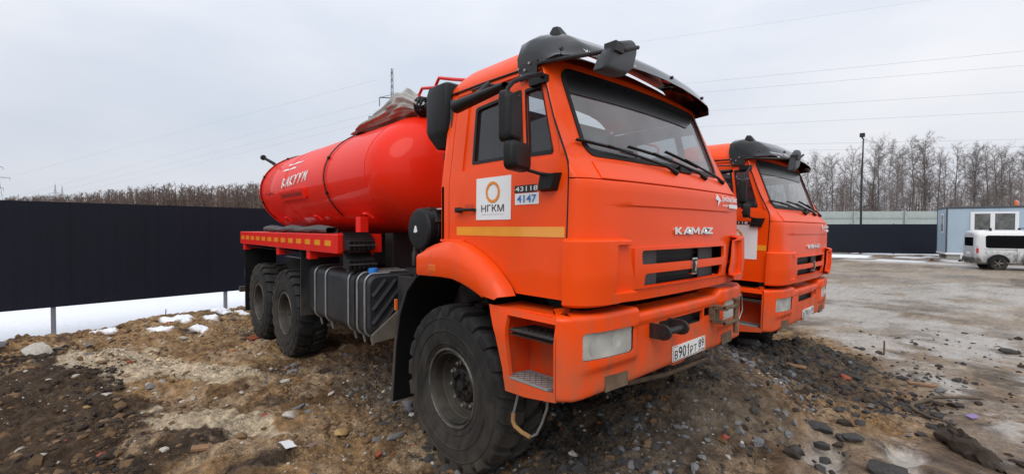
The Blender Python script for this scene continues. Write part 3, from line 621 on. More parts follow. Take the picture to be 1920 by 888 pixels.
for y in (-.4, .2, -.98, .85): MB().lathe([(.0, .0), (.013, .0), (.013, .02), (0, .02)], 8, 'x', vis(y, .8)-Vector((.004, 0, 0))).build('visor_bolt', BLACKM, vo)
MB().add([(.66, -.88, 3.06), (.80, -.88, 3.03), (.80, -.78, 3.04), (.66, -.78, 3.07), (.69, -.85, 3.135), (.73, -.85, 3.13), (.73, -.81, 3.135), (.69, -.81, 3.14)],
         [(0, 1, 2, 3), (4, 7, 6, 5), (0, 4, 5, 1), (1, 5, 6, 2), (2, 6, 7, 3), (3, 7, 4, 0)]).build('roof_marker', BLACKP, T, bevel=.006)
for s in (-1, 1): MB().box(.60, .76, s*1.0675-.0075, s*1.0675+.0075, 2.74, 2.85).build('visor_bracket', BLACKM, T, bevel=.004)
for x_, z_ in ((.60, 2.82), (.66, 2.80), (.70, 2.835), (.63, 2.77)): MB().lathe([(0, -.012), (.009, -.012), (.009, 0), (0, 0)], 6, 'y', (x_, -1.073, z_)).build('bolt', STEEL, T)
# --- wipers
for pts, pv in (([(-1.0, 2.315), (-.50, 2.285)], (-.04, 2.185)), ([(-.52, 2.325), (.0, 2.285)], (.46, 2.185)), ([(-.05, 2.345), (.45, 2.275)], (.86, 2.18))):
    (ya, za), (yb, zb) = pts
    wp = MB().tube([My(y, z, .03) for y, z in zip(lin(ya, yb, 7), lin(za, zb, 7))], .008, 5); wp.tube([My(y, z, .016) for y, z in zip(lin(ya, yb, 7), lin(za-.004, zb-.004, 7))], .005, 5)
    mid = ((ya+yb)/2, (za+zb)/2)
    wp.tube([My(pv[0], pv[1], .03), My(pv[0]-.12, pv[1]+.035, .05), My(*mid, .045)], [.014, .011, .007], 6)
    wp.lathe([(0, -.01), (.02, -.01), (.022, .03), (.012, .045), (0, .045)], 10, 'x', My(pv[0], pv[1], .0)); wp.build('wiper', BLACKP, T)
MB().box(1.11, 1.14, .08, .26, 2.20, 2.25).build('washer_nozzle_cover', BLACKP, T, bevel=.008)
# --- mirrors
def slab(name, parent, pts, th, m, bev=.012):     # a rounded flat housing from a closed loop in 3D
    P = [Vector(p_) for p_ in pts]; n = (P[1]-P[0]).cross(P[2]-P[0]).normalized(); k = len(P)
    c = sum(P, Vector())/k; mb = MB()
    mb.add([p_+n*th*.5 for p_ in P]+[p_-n*th*.5 for p_ in P]+[c+(p_-c)*.8-n*th for p_ in P], [tuple(range(k))]+[(i, k+i, k+(i+1) % k, (i+1) % k) for i in range(k)]+[(k+i, 2*k+i, 2*k+(i+1) % k, k+(i+1) % k) for i in range(k)]+[tuple(range(3*k-1, 2*k-1, -1))])
    return mb.build(name, m, parent, bevel=bev, seg=3)
for s in (-1,):
    mm = MB()
    mm.tube([(.80, s*1.05, 2.72), (.84, s*1.12, 2.72), (.885, s*1.28, 2.665), (.895, s*1.40, 2.60), (.89, s*1.435, 2.56), (.885, s*1.44, 2.50), (.885, s*1.44, 2.20)], .013, 8)
    mm.box(.70, .84, s*1.045, s*1.085, 2.685, 2.735)
    arm = mm.build('mirror_arm', BLACKP, T)
    def mir(cx, cy, cz, w_, h_, r): return [(cx+.30*w_*u, cy+s*.95*w_*u, cz+h_*v) for u, v in rrect(-.5, .5, -.5, .5, r, 3)]
    a = slab('mirror', T, mir(.86, s*1.40, 2.405, .165, .285, .14), .05, BLACKP)
    b = slab('mirror', T, mir(.90, s*1.38, 2.185, .22, .165, .2), .05, BLACKP)
    MB().box(.85, .91, s*1.40, s*1.46, 2.39, 2.43).build('mirror_clamp', BLACKM, a, bevel=.006)
    ar = MB().tube([(.86, s*1.37, 2.17), (.87, s*1.33, 2.13), (.93, s*1.22, 2.10), (.96, s*1.18, 2.095)], .011, 8)
    ar.add([(.865, s*1.14, 2.0), (1.0, s*1.14, 2.0), (1.035, s*1.14, 2.105), (.89, s*1.14, 2.105), (.885, s*1.195, 2.01), (.99, s*1.195, 2.01), (1.025, s*1.195, 2.10), (.905, s*1.195, 2.10)], [(0, 1, 2, 3), (4, 5, 6, 7), (0, 1, 5, 4), (1, 2, 6, 5), (2, 3, 7, 6), (3, 0, 4, 7)])
    ar.build('mirror_bracket', BLACKP, T, bevel=.006)
# kerb mirror above the near door and the round-cornered mirror before the windshield
km = MB(); n = 14
km.grid([[(.17+.52*f, -1.27-.05*cos(t)*(1-.25*f), 2.625-.035*f*0+.045*(1-.55*f)*sin(t)+.03*f) for t in lin(0, 2*pi, n+1)[:-1]] for f in (0, .02, .08, .3, .6, .9, .98, 1)], closed=True)
km.add([(.17, -1.27-.05*cos(t), 2.625+.045*sin(t)) for t in lin(0, 2*pi, n+1)[:-1]], [tuple(range(n))]); km.build('kerb_mirror', BLACKP, T, smooth=50)
ka = MB().tube([(.08, -1.06, 2.80), (.30, -1.11, 2.785), (.42, -1.12, 2.75), (.60, -1.09, 2.74)], .009, 6); ka.tube([(.33, -1.11, 2.78), (.36, -1.25, 2.66)], .022, 8); ka.build('kerb_mirror_arm', BLACKM, T)
fm = []
for y, z in [(-1.13, 2.635), (-1.08, 2.72), (-1.0, 2.80), (-.88, 2.87), (-.74, 2.92), (-.70, 2.90), (-.695, 2.84), (-.74, 2.74), (-.83, 2.68), (-.95, 2.65)]: fm.append((1.23-.12*(y+.9), y, z))
slab('front_mirror', T, fm, .05, DARKP, .014)
fa = MB().tube([(.70, -1.06, 2.815), (.80, -1.06, 2.82), (1.20, -1.0, 2.785), (1.29, -.90, 2.80), (1.29, -.76, 2.85)], [.012, .014, .014, .014, .012], 8); fa.box(1.22, 1.30, -1.0, -.92, 2.77, 2.825); fa.build('front_mirror_arm', BLACKM, T)
# --- bumper
BT, BB = 1.288, .80
def bplan(t):
    a = abs(t); s = 1 if t >= 0 else -1
    if a <= .8: y = 1.10*a/.8; x = 1.178+.025*(1-(a/.8)**2); return x, s*y
    k = (a-.8)/.2; b = ((1-k)**3, 3*k*(1-k)**2, 3*k*k*(1-k), k**3); Q = ((1.178, 1.10), (1.172, 1.155), (1.15, 1.222), (1.09, 1.25))
    return sum(c*q_[0] for c, q_ in zip(b, Q)), s*sum(c*q_[1] for c, q_ in zip(b, Q))
def Bm(t, v, off=0):
    r = .03; inn = 0; zt = BT-.045*(1-sst(.42, .46, abs(t))); z = v*1.
    zb = BB+.02*(1-abs(t))
    d = v-(zt-r)
    if d > 0:
        a = d/r
        if a < pi/2: inn = r*(1-cos(a)); z = zt-r+r*sin(a)
        else: inn = r+(d-r*pi/2); z = zt
    d = (zb+r)-v
    if d > 0:
        a = min(d/r, pi/2); inn = r*(1-cos(a)); z = zb+r-r*sin(a)
    x, y = bplan(t)
    rel = .028*float(sst(.425, .465, abs(t)))*float(sst(.93, .99, z))+.012*float(sst(1.15, 1.19, z))
    ex = interp(abs(t), [.8, 1.], [1, .15]); rel *= interp(abs(t), [.70, .88], [1, 0])
    return Vector((x+rel*ex+off*ex-inn, y*(1+.0*off)-(inn*(1 if y > 0 else -1) if abs(t) > .9 else 0)+off*(1-ex)*(1 if y > 0 else -1), z))
def by(y): return y/1.10*.8
def bh(y0, y1, z0, z1, r): return [(by(a), b) for a, b in rrect(y0, y1, z0, z1, r)]
HLn = [(by(-1.135), 1.03), (by(-.70), 1.015), (by(-.675), 1.03), (by(-.675), 1.165), (by(-.70), 1.18), (by(-1.12), 1.19), (by(-1.145), 1.175), (by(-1.145), 1.045)]
HLf = [(-a, b) for a, b in HLn][::-1]
bu = sorted(set([round(v, 4) for v in lin(-.8, .8, 33)]+[round(s*(.8+.2*i/8), 4) for i in range(9) for s in (-1, 1)]+[.425, .435, .445, .455, .465, -.425, -.435, -.445, -.455, -.465]))
bv = lin(BB, BT, 22)+[BB+.005, BB+.01, BB+.02, .94, .96, .98, 1.15, 1.17, 1.19, 1.21, 1.22, 1.23, 1.24, 1.25]+lin(BT-.03, BT+.02, 8)+[1.34, 1.40]
bump = panel('bumper', ORANGE, T, [(-1, BB-.02), (1, BB-.02), (1, 1.42), (-1, 1.42)], [HLn, HLf, bh(-.33, .34, 1.065, 1.15, .012), bh(.36, .50, 1.09, 1.16, .01)], Bm, .025, bu, bv, outward=(1, 0, 0))
MB().box(.95, 1.14, -.55, .55, .98, 1.2).build('bumper_cavity', BLACKP, bump)
MB().box(1.06, 1.19, -.34, .34, 1.045, 1.066).build('foot_plate', DARKP, bump, bevel=.004)
for s in (-1, 1):
    def hz(y, z, o): return Bm(by(y), z, o)
    hl = panel('headlight', LAMP, T, [(s*1.15, 1.03), (s*.67, 1.01), (s*.67, 1.185), (s*1.15, 1.195)][::-s], [], lambda y, z: hz(y, z, -.05), .01, lin(-1.15, 1.15, 30), lin(1.0, 1.2, 8), outward=(1, 0, 0))
    for yy in (s*.80, s*1.0):
        cen = hz(yy, 1.105, -.05)
        MB().lathe([(.072, .032), (.06, .012), (.03, .0), (.0, -.002)], 20, 'x', cen).build('reflector', CHROME, hl)
    MB().box(-.006, .006, -.10, .10, -.055, .055).build('divider', LAMP, hl, loc=hz(s*.90, 1.105, -.035))
    panel('lens', LENS, hl, [(a*1.10/.8*-s, b) for a, b in HLn][::s], [], lambda y, z: hz(y, z, -.012), .0, lin(-1.15, 1.15, 30), lin(1.0, 1.2, 8), outward=(1, 0, 0))
    panel('lens_gasket', BLACKP, hl, [(by(c[0]*1.10/.8*-s), c[1]) for c in shrink([(a, b) for a, b in HLn], -.004)][::s], [[(by(c[0]*1.10/.8*-s), c[1]) for c in shrink(HLn, .006)][::s]], lambda t, z: Bm(t, z, -.008), .02, bu, (), outward=(1, 0, 0))
    panel('fog_lamp_blank', RUST, bump, [(s*.925, .81), (s*.70, .81), (s*.70, .895), (s*.925, .905)][::-s], [], lambda y, z: Vector((hz(s*.82, .86, .012).x-.10*max(0, abs(y)-.82), y, z)), .02, (), (), outward=(1, 0, 0))
    # towing fork with pin
    y0 = -.34 if s < 0 else .56
    tf = MB()
    if s < 0:       # plain fork: two round-nosed cheeks lying one behind the other with a pin between them
        for yy in (-.44, -.20):
            ck = [(1.20, 1.06), (1.30, 1.06)]+[(1.30+.05*cos(t), 1.11+.05*sin(t)) for t in lin(-pi/2, pi/2, 8)]+[(1.20, 1.16)]
            MB().prism(ck, lambda u, v, w_: (u, w_, v), yy-.012, yy+.012).build('tow_cheek', BLACKM, bump, bevel=.004)
        MB().lathe([(0, -.47), (.022, -.47), (.022, -.17), (0, -.17)], 12, 'y', (1.305, 0, 1.11)).build('tow_pin', DARKP, bump)
    else:
        tf.box(1.19, 1.24, .46, .56, 1.05, 1.17); tf.box(1.22, 1.33, .46, .50, 1.14, 1.175); tf.box(1.22, 1.33, .46, .50, 1.03, 1.065)
        tf.box(1.30, 1.335, .46, .72, 1.15, 1.175); tf.box(1.30, 1.335, .46, .72, 1.03, 1.055); tf.build('tow_fork', RUST, bump, bevel=.006)
        MB().lathe([(0, .94), (.02, .94), (.02, 1.205), (.03, 1.205), (.03, 1.22), (0, 1.22)], 10, 'z', (1.317, .68, 0)).build('tow_pin', RUST, bump)
        MB().tube([(1.335, .68, 1.20), (1.35, .70, 1.26), (1.345, .73, 1.22), (1.345, .74, 1.12), (1.335, .70, 1.05)], .004, 5).build('pin_wire', STEEL, bump)
# number plates
def add_plate(bump_, s1, s2):
    f = lambda off: (lambda u, v: Bm(by(u), v, off)); P = []
    P.append(panel('number_plate', PLATEW, None, rrect(-.155, .365, .838, .95, .01), [], f(.010), .006, lin(-.1, .3, 5), (), outward=(1, 0, 0)))
    pl = P[0]; pl.parent = bump_; P = []
    fr = panel('plate_rim', INK, pl, rrect(-.150, .360, .843, .945, .008), [rrect(-.146, .356, .847, .941, .008)], f(.0105), .001, (), (), outward=(1, 0, 0))
    L = [(-.128, -.083, s1[0], .855, .915), (-.072, -.020, s1[1], .853, .935), (-.012, .040, s1[2], .853, .935), (.060, .082, s1[3], .853, .935) if s1[3] == '1' else (.050, .096, s1[3], .853, .935), (.108, .152, s1[4], .855, .912), (.166, .210, s1[5], .855, .912)]
    w2 = .10/len(s2)
    for i, ch in enumerate(s2): L.append((.243+i*w2, .243+i*w2+w2*.86, ch, .873, .936))
    for u0, u1, ch, v0, v1 in L:
        if ch == '1': panel('plate_character', INK, pl, [(u1-.010, v0), (u1, v0), (u1, v1), (u1-.008, v1), (u0, v1-.024), (u0+.004, v1-.033), (u1-.010, v1-.018)], [], f(.0115), .001, outward=(1, 0, 0)); continue
        text('plate_character', ch, u0, u1, v0, v1, f(.011), INK, pl, bold=.01)
    text('plate_character', 'RUS', .245, .295, .852, .866, f(.011), INK, pl, bold=.01)
    for k, m_ in enumerate((WHITE, BLUE, REDFRAME)):
        panel('flag_band', m_, pl, [(.305, .866-.005*(k+1)), (.345, .866-.005*(k+1)), (.345, .866-.005*k), (.305, .866-.005*k)], [], f(.011), .001, outward=(1, 0, 0))
# under-bumper drag bar and hanging cable loop
MB().tube([(1.0, -.40, .70), (1.02, .1, .655), (1.03, .80, .645)], .02, 6).build('drag_bar', RUST, T)
cl = [(.70, -1.16, .77), (.685, -1.17, .68), (.66, -1.18, .58), (.67, -1.18, .53), (.72, -1.17, .50), (.80, -1.16, .485), (.85, -1.155, .52), (.89, -1.15, .60), (.93, -1.15, .70), (.935, -1.15, .79)]
cb = MB().tube(cl, .0085, 7).build('hanging_cable', CABLE, T); MB().tube([(.667, -1.18, .60), (.662, -1.18, .55), (.68, -1.18, .523), (.73, -1.17, .498), (.80, -1.16, .485)], .014, 7).build('taped_section', TAPE, cb)

# --- chassis, axles
ch = MB()
for s in (-1, 1): ch.box(-6.5, 1.05, s*.43-.04, s*.43+.04, .98, 1.24)
for x_ in (-6.4, -5.3, -4.6, -4.0, -2.6, -1.4, .6): ch.box(x_-.04, x_+.04, -.43, .43, 1.02, 1.2)
ch.build('chassis_frame', BLACKM, T, bevel=.006)
for x_ in (0, -3.978, -5.314):
    ax = MB().tube([(x_, -.86, .61), (x_, .86, .61)], .075, 12); ax.lathe([(0, -.2), (.14, -.16), (.2, 0), (.14, .16), (0, .2)], 16, 'x', (x_, .1, .62)); ax.build('axle', HUBM, T)
for s in (-1, 1):
    sp_ = MB()
    for k in range(6): sp_.box(-.72+.09*k, .62-.09*k, s*.43-.045, s*.43+.045, .80-.014*k, .812-.014*k)
    sp_.build('leaf_spring', HUBM, T)
    sp_ = MB()
    for k in range(8): sp_.box(-5.35+.07*k, -3.94-.07*k, s*.5-.05, s*.5+.05, .74+.016*k, .753+.016*k)
    sp_.build('leaf_spring', HUBM, T)
MB().tube([(-.25, .1, .72), (-2.2, .12, .80), (-3.8, .1, .68)], .05, 10).build('drive_shaft', HUBM, T)
en = MB().box(-1.0, .75, -.36, .36, .82, 1.42); en.box(-1.9, -1.0, -.25, .25, .75, 1.15); en.box(-2.5, -2.0, -.2, .3, .7, 1.1); en.build('engine_and_gearbox', HUBM, T, bevel=.04)
# --- wheels
tp = [(.285, -.165), (.30, -.178), (.335, -.19), (.40, -.203), (.46, -.206), (.52, -.200), (.565, -.190), (.588, -.176), (.598, -.15), (.600, -.08), (.602, 0)]
tp = tp+[(r, -h) for r, h in tp[::-1][1:]]
ty = MB().lathe(tp, 64, 'y'); NL = 22
for i in range(NL):
    for sd_ in (-1, 1):
        a0 = 2*pi*(i+(.5 if sd_ > 0 else 0))/NL; wd = 2*pi/NL*.29
        P = []
        for (r, h, da, ww) in ((.632, .012, -.05, .8), (.636, .09, -.02, 1.), (.630, .165, .03, 1.05), (.612, .192, .04, 1.05), (.565, .200, .045, .95)):
            for rr_ in (r, r-.035-(.01 if h > .18 else 0)):
                for e in (-1, 1):
                    a = a0+da+e*wd*ww; P.append((rr_*cos(a), sd_*(h if rr_ == r else h-.012*(h > .18)), rr_*sin(a)))
        fs = []
        for k in range(4):
            b0 = k*4; b1 = b0+4
            fs += [(b0, b0+1, b1+1, b1), (b0, b1, b1+2, b0+2), (b0+1, b0+3, b1+3, b1+1)]
        fs += [(0, 2, 3, 1), (16, 17, 19, 18)]
        ty.add(P, fs)
TYRE = ty.mesh('tyre', RUBBER, 40)
rings = MB()
for r, h in ((.535, .1985), (.44, .206), (.345, .193)): rings.lathe([(r-.006, -h+.001), (r-.003, -h-.004), (r+.003, -h-.004), (r+.006, -h+.001)], 64, 'y')
SIDER = rings.mesh('sidewall_ring', RUBBER)
rp_ = [(.292, -.160), (.305, -.178), (.300, -.186), (.288, -.186), (.281, -.168), (.275, -.156), (.271, -.167), (.263, -.170), (.257, -.154), (.252, -.105), (.250, -.085), (.243, -.080), (.238, -.055), (.228, -.030), (.212, -.018), (.200, -.022), (.192, -.034), (.15, -.036), (.142, -.028), (.125, -.02), (.125, .03)]
RIM = MB().lathe(rp_, 56, 'y').mesh('rim', RIMM, 30)
hb = MB().lathe([(.140, .02), (.140, -.055), (.122, -.078), (.085, -.085), (.08, -.06), (.045, -.055), (.04, -.10), (.0, -.104)], 28, 'y')
for i in range(8):
    a = 2*pi*i/8; hb.box(-.012, .012, -.10, -.06, -.012, .012, Matrix.Translation((.095*cos(a), 0, .095*sin(a))) @ Matrix.Rotation(-a, 4, 'Y'))
HUB = hb.mesh('hub', HUBM, 40)
NUT = MB().lathe([(0, -.03), (.008, -.032), (.012, -.028), (.0125, -.012), (.019, -.008), (.019, .0)], 6, 'y').mesh('wheel_nut', mat('nut_steel', (.16, .14, .12), .5, metal=.4, var=.3), 25)
FLG = MB().lathe([(.284, -.184), (.290, -.190), (.300, -.190), (.306, -.182), (.309, -.172)], 56, 'y').mesh('rim_flange', mat('worn_flange', (.095, .087, .075), .5, metal=.4, var=.6, vscale=12), 40)
BR = MB().lathe([(.245, .02), (.245, .16), (.0, .16)], 24, 'y').mesh('brake_drum', HUBM)
k = 0
for x_ in (0, -3.978, -5.314):
    for s in (-1, 1):
        wl = empty('wheel', (x_, s*1.015, .59), 0 if s < 0 else pi, T); wl.scale = (.972, 1, .972); k += 1
        for nm, me in (('tyre', TYRE), ('sidewall_ring', SIDER), ('rim', RIM), ('hub', HUB), ('brake_drum', BR)):
            link(nm, me, wl).rotation_euler = (0, k*.37, 0)
        link('rim_flange', FLG, wl)
        for i in range(10):
            a = 2*pi*i/10+.2*k; link('wheel_nut', NUT, wl, (.170*cos(a), -.034, .170*sin(a))).scale = (1.35, 1.2, 1.35)
# --- fuel tank
def fsec(x_, d=0): return [(x_, y, z) for y, z in rrect(-1.12+d, -.47-d, .67+d, 1.305-d, .10, 6)]
ft = MB().grid([fsec(-3.28, .02), fsec(-3.26), fsec(-1.60), fsec(-1.575, .008), fsec(-1.56, .03)], closed=True)
n_ = len(fsec(0)); ft.add(fsec(-3.28, .02), [tuple(range(n_))]); ft.add(fsec(-1.56, .03), [tuple(range(n_))]); fto = ft.build('fuel_tank', TANKG, T, smooth=40)
for x_, m_ in ((-3.0, STEEL), (-2.65, STEEL), (-2.0, STEEL), (-1.86, BLACKM), (-1.78, STEEL), (-1.60, STEEL)):
    ss = MB().tube([(x_, y, z) for y, z in [(y*1.0, z) for y, z in rrect(-1.13, -.46, .665, 1.312, .10, 6)]][:-1]+[(x_, -.47, .77)], .011, 6)
    if m_ is STEEL: ss.tube([(x_, -1.06, .66), (x_, -1.04, .58)], .014, 6)
    ss.build('strap', m_, fto)
for i in range(9):
    o_ = -.52+.14*i; a, b = (-1.06, .76+o_), (-.52, .76+o_+.62)
    P = []
    for f in lin(0, 1, 28):
        y, z = a[0]+(b[0]-a[0])*f, a[1]+(b[1]-a[1])*f
        if .75 < z < 1.25: P.append((-1.566, y, z))
    if len(P) > 2: MB().tube([P[0], P[-1]], .026, 8).build('rib', TANKG, fto)
MB().prism([(-1.08, .62), (-.5, .66), (-.5, 1.10), (-.56, 1.10), (-1.10, .70)], lambda u, v, w_: (w_, u, v), -1.53, -1.50).build('tank_bracket', mat('dirty_bracket', (.13, .11, .09), .8, var=.3), fto, bevel=.004)
MB().lathe([(.045, 1.30), (.05, 1.305), (.05, 1.355), (.03, 1.36), (0, 1.36)], 12, 'z', (-1.72, -.98, 0)).build('filler_cap', CAPB, fto)
MB().box(-2.42, -2.28, -1.0, -.86, 1.30, 1.345).build('level_sensor', BLACKP, fto, bevel=.01)
sh = MB().tube([(-1.5, -.9, 1.33), (-1.2, -.72, 1.36), (-1.0, -.66, 1.38), (-.8, -.68, 1.40)], .014, 6); sh.tube([(-1.7, -.6, 1.33), (-1.1, -.56, 1.35), (-.75, -.62, 1.36)], .018, 6); sh.box(-1.28, -1.12, -.82, -.70, 1.33, 1.37); sh.build('pipe_run', BLACKM, T)
MB().box(-1.45, -.95, -.85, -.45, .80, 1.30).build('battery_box', DARKP, T, bevel=.02)
# red brackets and small valves by the cab
for x_, y in ((-1.15, -.55), (-.92, -.60)):
    MB().add([(x_-.10, y-.12, 1.30), (x_+.10, y-.12, 1.30), (x_+.07, y-.12, 1.50), (x_-.05, y-.12, 1.50), (x_-.10, y+.05, 1.30), (x_+.10, y+.05, 1.30), (x_+.07, y+.05, 1.50), (x_-.05, y+.05, 1.50)], [(0, 1, 2, 3), (4, 5, 6, 7), (0, 1, 5, 4), (1, 2, 6, 5), (2, 3, 7, 6), (3, 0, 4, 7)]).build('subframe_bracket', REDFRAME, T, bevel=.008)
    MB().lathe([(0, 1.40), (.028, 1.40), (.03, 1.52), (.018, 1.54), (.018, 1.58), (.0, 1.60)], 10, 'z', (x_-.12, y-.2, 0)).build('valve', BLACKM, T)
# --- tank
TA, TBb, TZ = 1.02, .715, 2.405
def tsec(x_, k=1., n=56): return [(x_, -TA*k*cos(t), TZ+TBb*k*sin(t)) for t in [2*pi*i/n for i in range(n)]]
rows = [tsec(-5.98, .0), tsec(-5.98, .5), tsec(-5.95, .86), tsec(-5.90, .965), tsec(-5.85, 1.), tsec(-5.0), tsec(-4.2), tsec(-3.4), tsec(-2.6), tsec(-1.9), tsec(-1.82)]
for a in lin(.12, pi/2, 11): rows.append(tsec(-1.82+.52*sin(a), max(cos(a)**.62, .0)))
tank = MB().grid(rows, closed=True).build('tank', RED, T, smooth=60)
for x_ in (-3.05, -1.84, -4.6): MB().tube([(x_, y*1.0015, TZ+(z-TZ)*1.0015) for _, y, z in tsec(x_)]+[tsec(x_)[0]], .004, 5, cap=False).build('weld_seam', RED, tank)
def tpos(x_, th, off=0): return Vector((x_, -(TA+off)*cos(th), TZ+(TBb+off)*sin(th)))
for x_ in (-2.96, -5.86):
    MB().tube([tpos(x_, t, .014) for t in lin(radians(-40), radians(95), 30)], .008, 6).build('girth_cable', BLACKP, tank)
    for t in (radians(-15), radians(20), radians(55), radians(80)): MB().box(-.02, .02, -.018, .018, -.018, .018).build('cable_clip', BLACKP, tank, loc=tpos(x_, t, .012), bevel=.006)
MB().tube([tpos(-5.9, t, .0) for t in lin(0, 2*pi, 57)], .022, 8).build('end_rim', RED, tank)
def tnk(off): return lambda u, v: tpos(u, v, off)
GL = {'В': [[(0, 0), (0, 1), (.6, .8), (.05, .52), (.7, .25), (0, 0)]], 'А': [[(0, 0), (.4, 1), (.75, 0)], [(.15, .35), (.62, .35)]], 'К': [[(0, 0), (0, 1)], [(.65, 1), (.03, .45), (.7, 0)]], 'У': [[(0, 1), (.3, .45)], [(.7, 1), (.1, 0)]], 'М': [[(0, 0), (.1, 1), (.42, .3), (.75, 1), (.85, 0)]]}
for k, chr_ in enumerate('ВАКУУМ'):         # hand-painted word: each letter of brush strokes
    lm = MB()
    for st in GL[chr_]:
        P = [tuple(np.array(a)+(np.array(b)-np.array(a))*f) for a, b in zip(st[:-1], st[1:]) for f in (0, .33, .67)]+[st[-1]]
        lm.tube([tpos(-4.70+(k+.82*a)*.182+.07*b, radians(-2+11*b)+.055*(k+a)*.182, .003) for a, b in P], .0115, 5)
    lm.build('painted_letter', WHITE, tank, smooth=60)
for u0, u1, v in ((-4.85, -4.25, 20), (-4.75, -4.1, 27)):
    MB().grid([[tpos(u, radians(v+a*(.4+.6*abs(sin(u*9)))), .004) for u in lin(u0, u1, 9)] for a in (0, 2.4)]).build('worn_sticker', WHITE, tank)
sg = panel('name_plaque', RED, tank, [(-4.80, radians(-17)), (-3.70, radians(-17)), (-3.70, radians(-6)), (-4.80, radians(-6))], [], tnk(.03), .03, lin(-4.7, -3.8, 4), [radians(v) for v in (-15, -12, -9)], outward=(0, -1, 0))
text('lettering', 'УралСпецТранс', -4.72, -3.78, radians(-15), radians(-8), tnk(.036), mat('dark_red_letters', (.16, .02, .015), .6), sg, bold=.02, shear=.15)
# drips
MB().tube([tpos(-5.6+.06*i, radians(-6+1.2*sin(i*1.7)), .002) for i in range(8)], .006, 5).build('paint_scuff', mat('scuff_dark', (.12, .012, .01), .7), tank)
lv = MB().tube([(-6.02, -.72, 2.86), (-6.10, -.76, 2.93), (-6.28, -.86, 3.03)], [.035, .03, .024], 8); lv.lathe([(0, -.04), (.045, -.03), (.05, 0), (.045, .03), (0, .04)], 10, 'x', (-6.31, -.875, 3.045)); lv.build('valve_lever', BLACKP, tank)
rv = MB().tube([(-6.0, -.74, 2.83), (-5.4, -.80, 2.80)], .02, 6); rv.tube([(-5.75, -.80, 2.80), (-5.72, -.74, 2.90), (-5.66, -.80, 2.80)], .012, 6); rv.build('lever_bracket', REDFRAME, tank)
# saddle brackets under the tank
for x_ in (-2.05, -3.6, -4.9):
    for s in (-1, 1) if x_ > -3 else (): MB().box(x_-.06, x_+.06, s*.95-.05, s*.95+.05, 1.70, 1.90).build('tank_saddle', REDFRAME, T, bevel=.008)
    MB().tube([(x_-.10, -.84, 1.90), (x_-.07, -.90, 1.945), (x_+.03, -.90, 1.94), (x_+.06, -.84, 1.89)], .014, 6).build('lifting_eye', REDFRAME, T)
for x_ in (-2.2, -3.6, -5.2): MB().box(x_-.10, x_+.10, -.55, .55, 1.24, 1.72).build('tank_cradle', BLACKM, T, bevel=.01)  # black instead of red: shadow beneath the tank put into the colour
# side platforms
for s in (-1, 1):
    pf = MB().box(-6.31, -2.0, min(s*1.25, s*.74), max(s*1.25, s*.74), 1.505, 1.712).build('side_platform', REDFRAME, T, bevel=.008)
    for i in range(13): MB().box(-.085, .085, -.003, .003, -.03, .03).build('reflector_mark', REFL, pf, loc=(-6.12+i*.322, s*1.252, 1.612))
    for x_ in (-6.15, -4.2, -2.95):
        MB().box(x_-.06, x_+.06, s*1.18-.05, s*1.18+.05, 1.40, 1.51).build('platform_bracket', REDFRAME, T, bevel=.008)
        MB().box(x_-.04, x_+.04, min(s*.4, s*1.15), max(s*.4, s*1.15), 1.42, 1.5).build('outrigger', REDFRAME, T)
    # mudflaps of the rear bogie
    MB().box(-3.27, -3.25, min(s*1.22, s*.72), max(s*1.22, s*.72), .66, 1.50).build('mudflap', DARKP, T, bevel=.004)
    MB().box(-6.15, -6.13, min(s*1.22, s*.72), max(s*1.22, s*.72), .34, 1.50).build('mudflap', BLACKP, T, bevel=.004)
    ga = [(-3.3, 1.46), (-4.0, 1.47), (-4.65, 1.46), (-5.3, 1.47), (-6.1, 1.46)]
    MB().grid([[(x_, s*1.2, z_) for x_, z_ in ga], [(x_, s*.7, z_) for x_, z_ in ga]]).build('wheel_cover', BLACKP, T, solid=.01)
rb = MB().box(-6.75, -6.5, -1.1, 1.1, .88, 1.02); rb.box(-6.9, -6.5, -.95, -.80, 1.10, 1.22); rb.box(-6.95, -6.85, -1.15, 1.15, .58, .68); rb.box(-6.9, -6.84, -.9, -.8, .6, 1.2); rb.box(-6.9, -6.84, .8, .9, .6, 1.2); rb.build('rear_bumper', BLACKM, T, bevel=.008)
# air filter canister behind the cab, intake box above it
af = MB().lathe([(0, -1.075), (.10, -1.075), (.165, -1.065), (.182, -1.05), (.188, -1.02), (.186, -.98), (.19, -.975), (.19, -.955), (.178, -.95), (.178, -.50), (0, -.5)], 40, 'y', (-.68, 0, 1.77)); afo = af.build('air_filter', BLACKP, T, smooth=30)
panel('filter_mark', WHITE, afo, [(-.735, 1.745), (-.70, 1.74), (-.672, 1.75), (-.695, 1.80), (-.712, 1.802)], [], lambda x, z: Vector((x, -1.077, z)), .002, outward=(0, -1, 0))
MB().box(-.62, -.52, -.93, -.85, 1.945, 1.952).build('filter_label', WHITE, afo)
for a in (.4, 1.2, 2.0, 2.8): MB().box(-.02, .02, -1.0, -.93, -.012, .012).build('filter_clip', BLACKM, afo, loc=(-.68+.192*cos(a), 0, 1.77+.192*sin(a)))
MB().tube([(-.68, -.62, 1.6), (-.62, -.6, 1.35), (-.5, -.4, 1.2)], .07, 10).build('intake_hose', BLACKP, T)
ib = MB(); sec8 = lambda z, k: [(-.335+.155*k*u, -.98+.14*k*v, z) for u, v in rrect(-1, 1, -1, 1, .35, 2)]
ib.grid([sec8(2.43, .55), sec8(2.52, .9), sec8(2.56, 1), sec8(2.86, 1), sec8(2.92, .9), sec8(2.945, .6)], closed=True); n_ = len(sec8(0, 1)); ib.add(sec8(2.43, .55), [tuple(range(n_))]); ib.add(sec8(2.945, .6), [tuple(range(n_))])
ibo = ib.build('intake_box', BLACKP, T, smooth=30, bevel=.006)
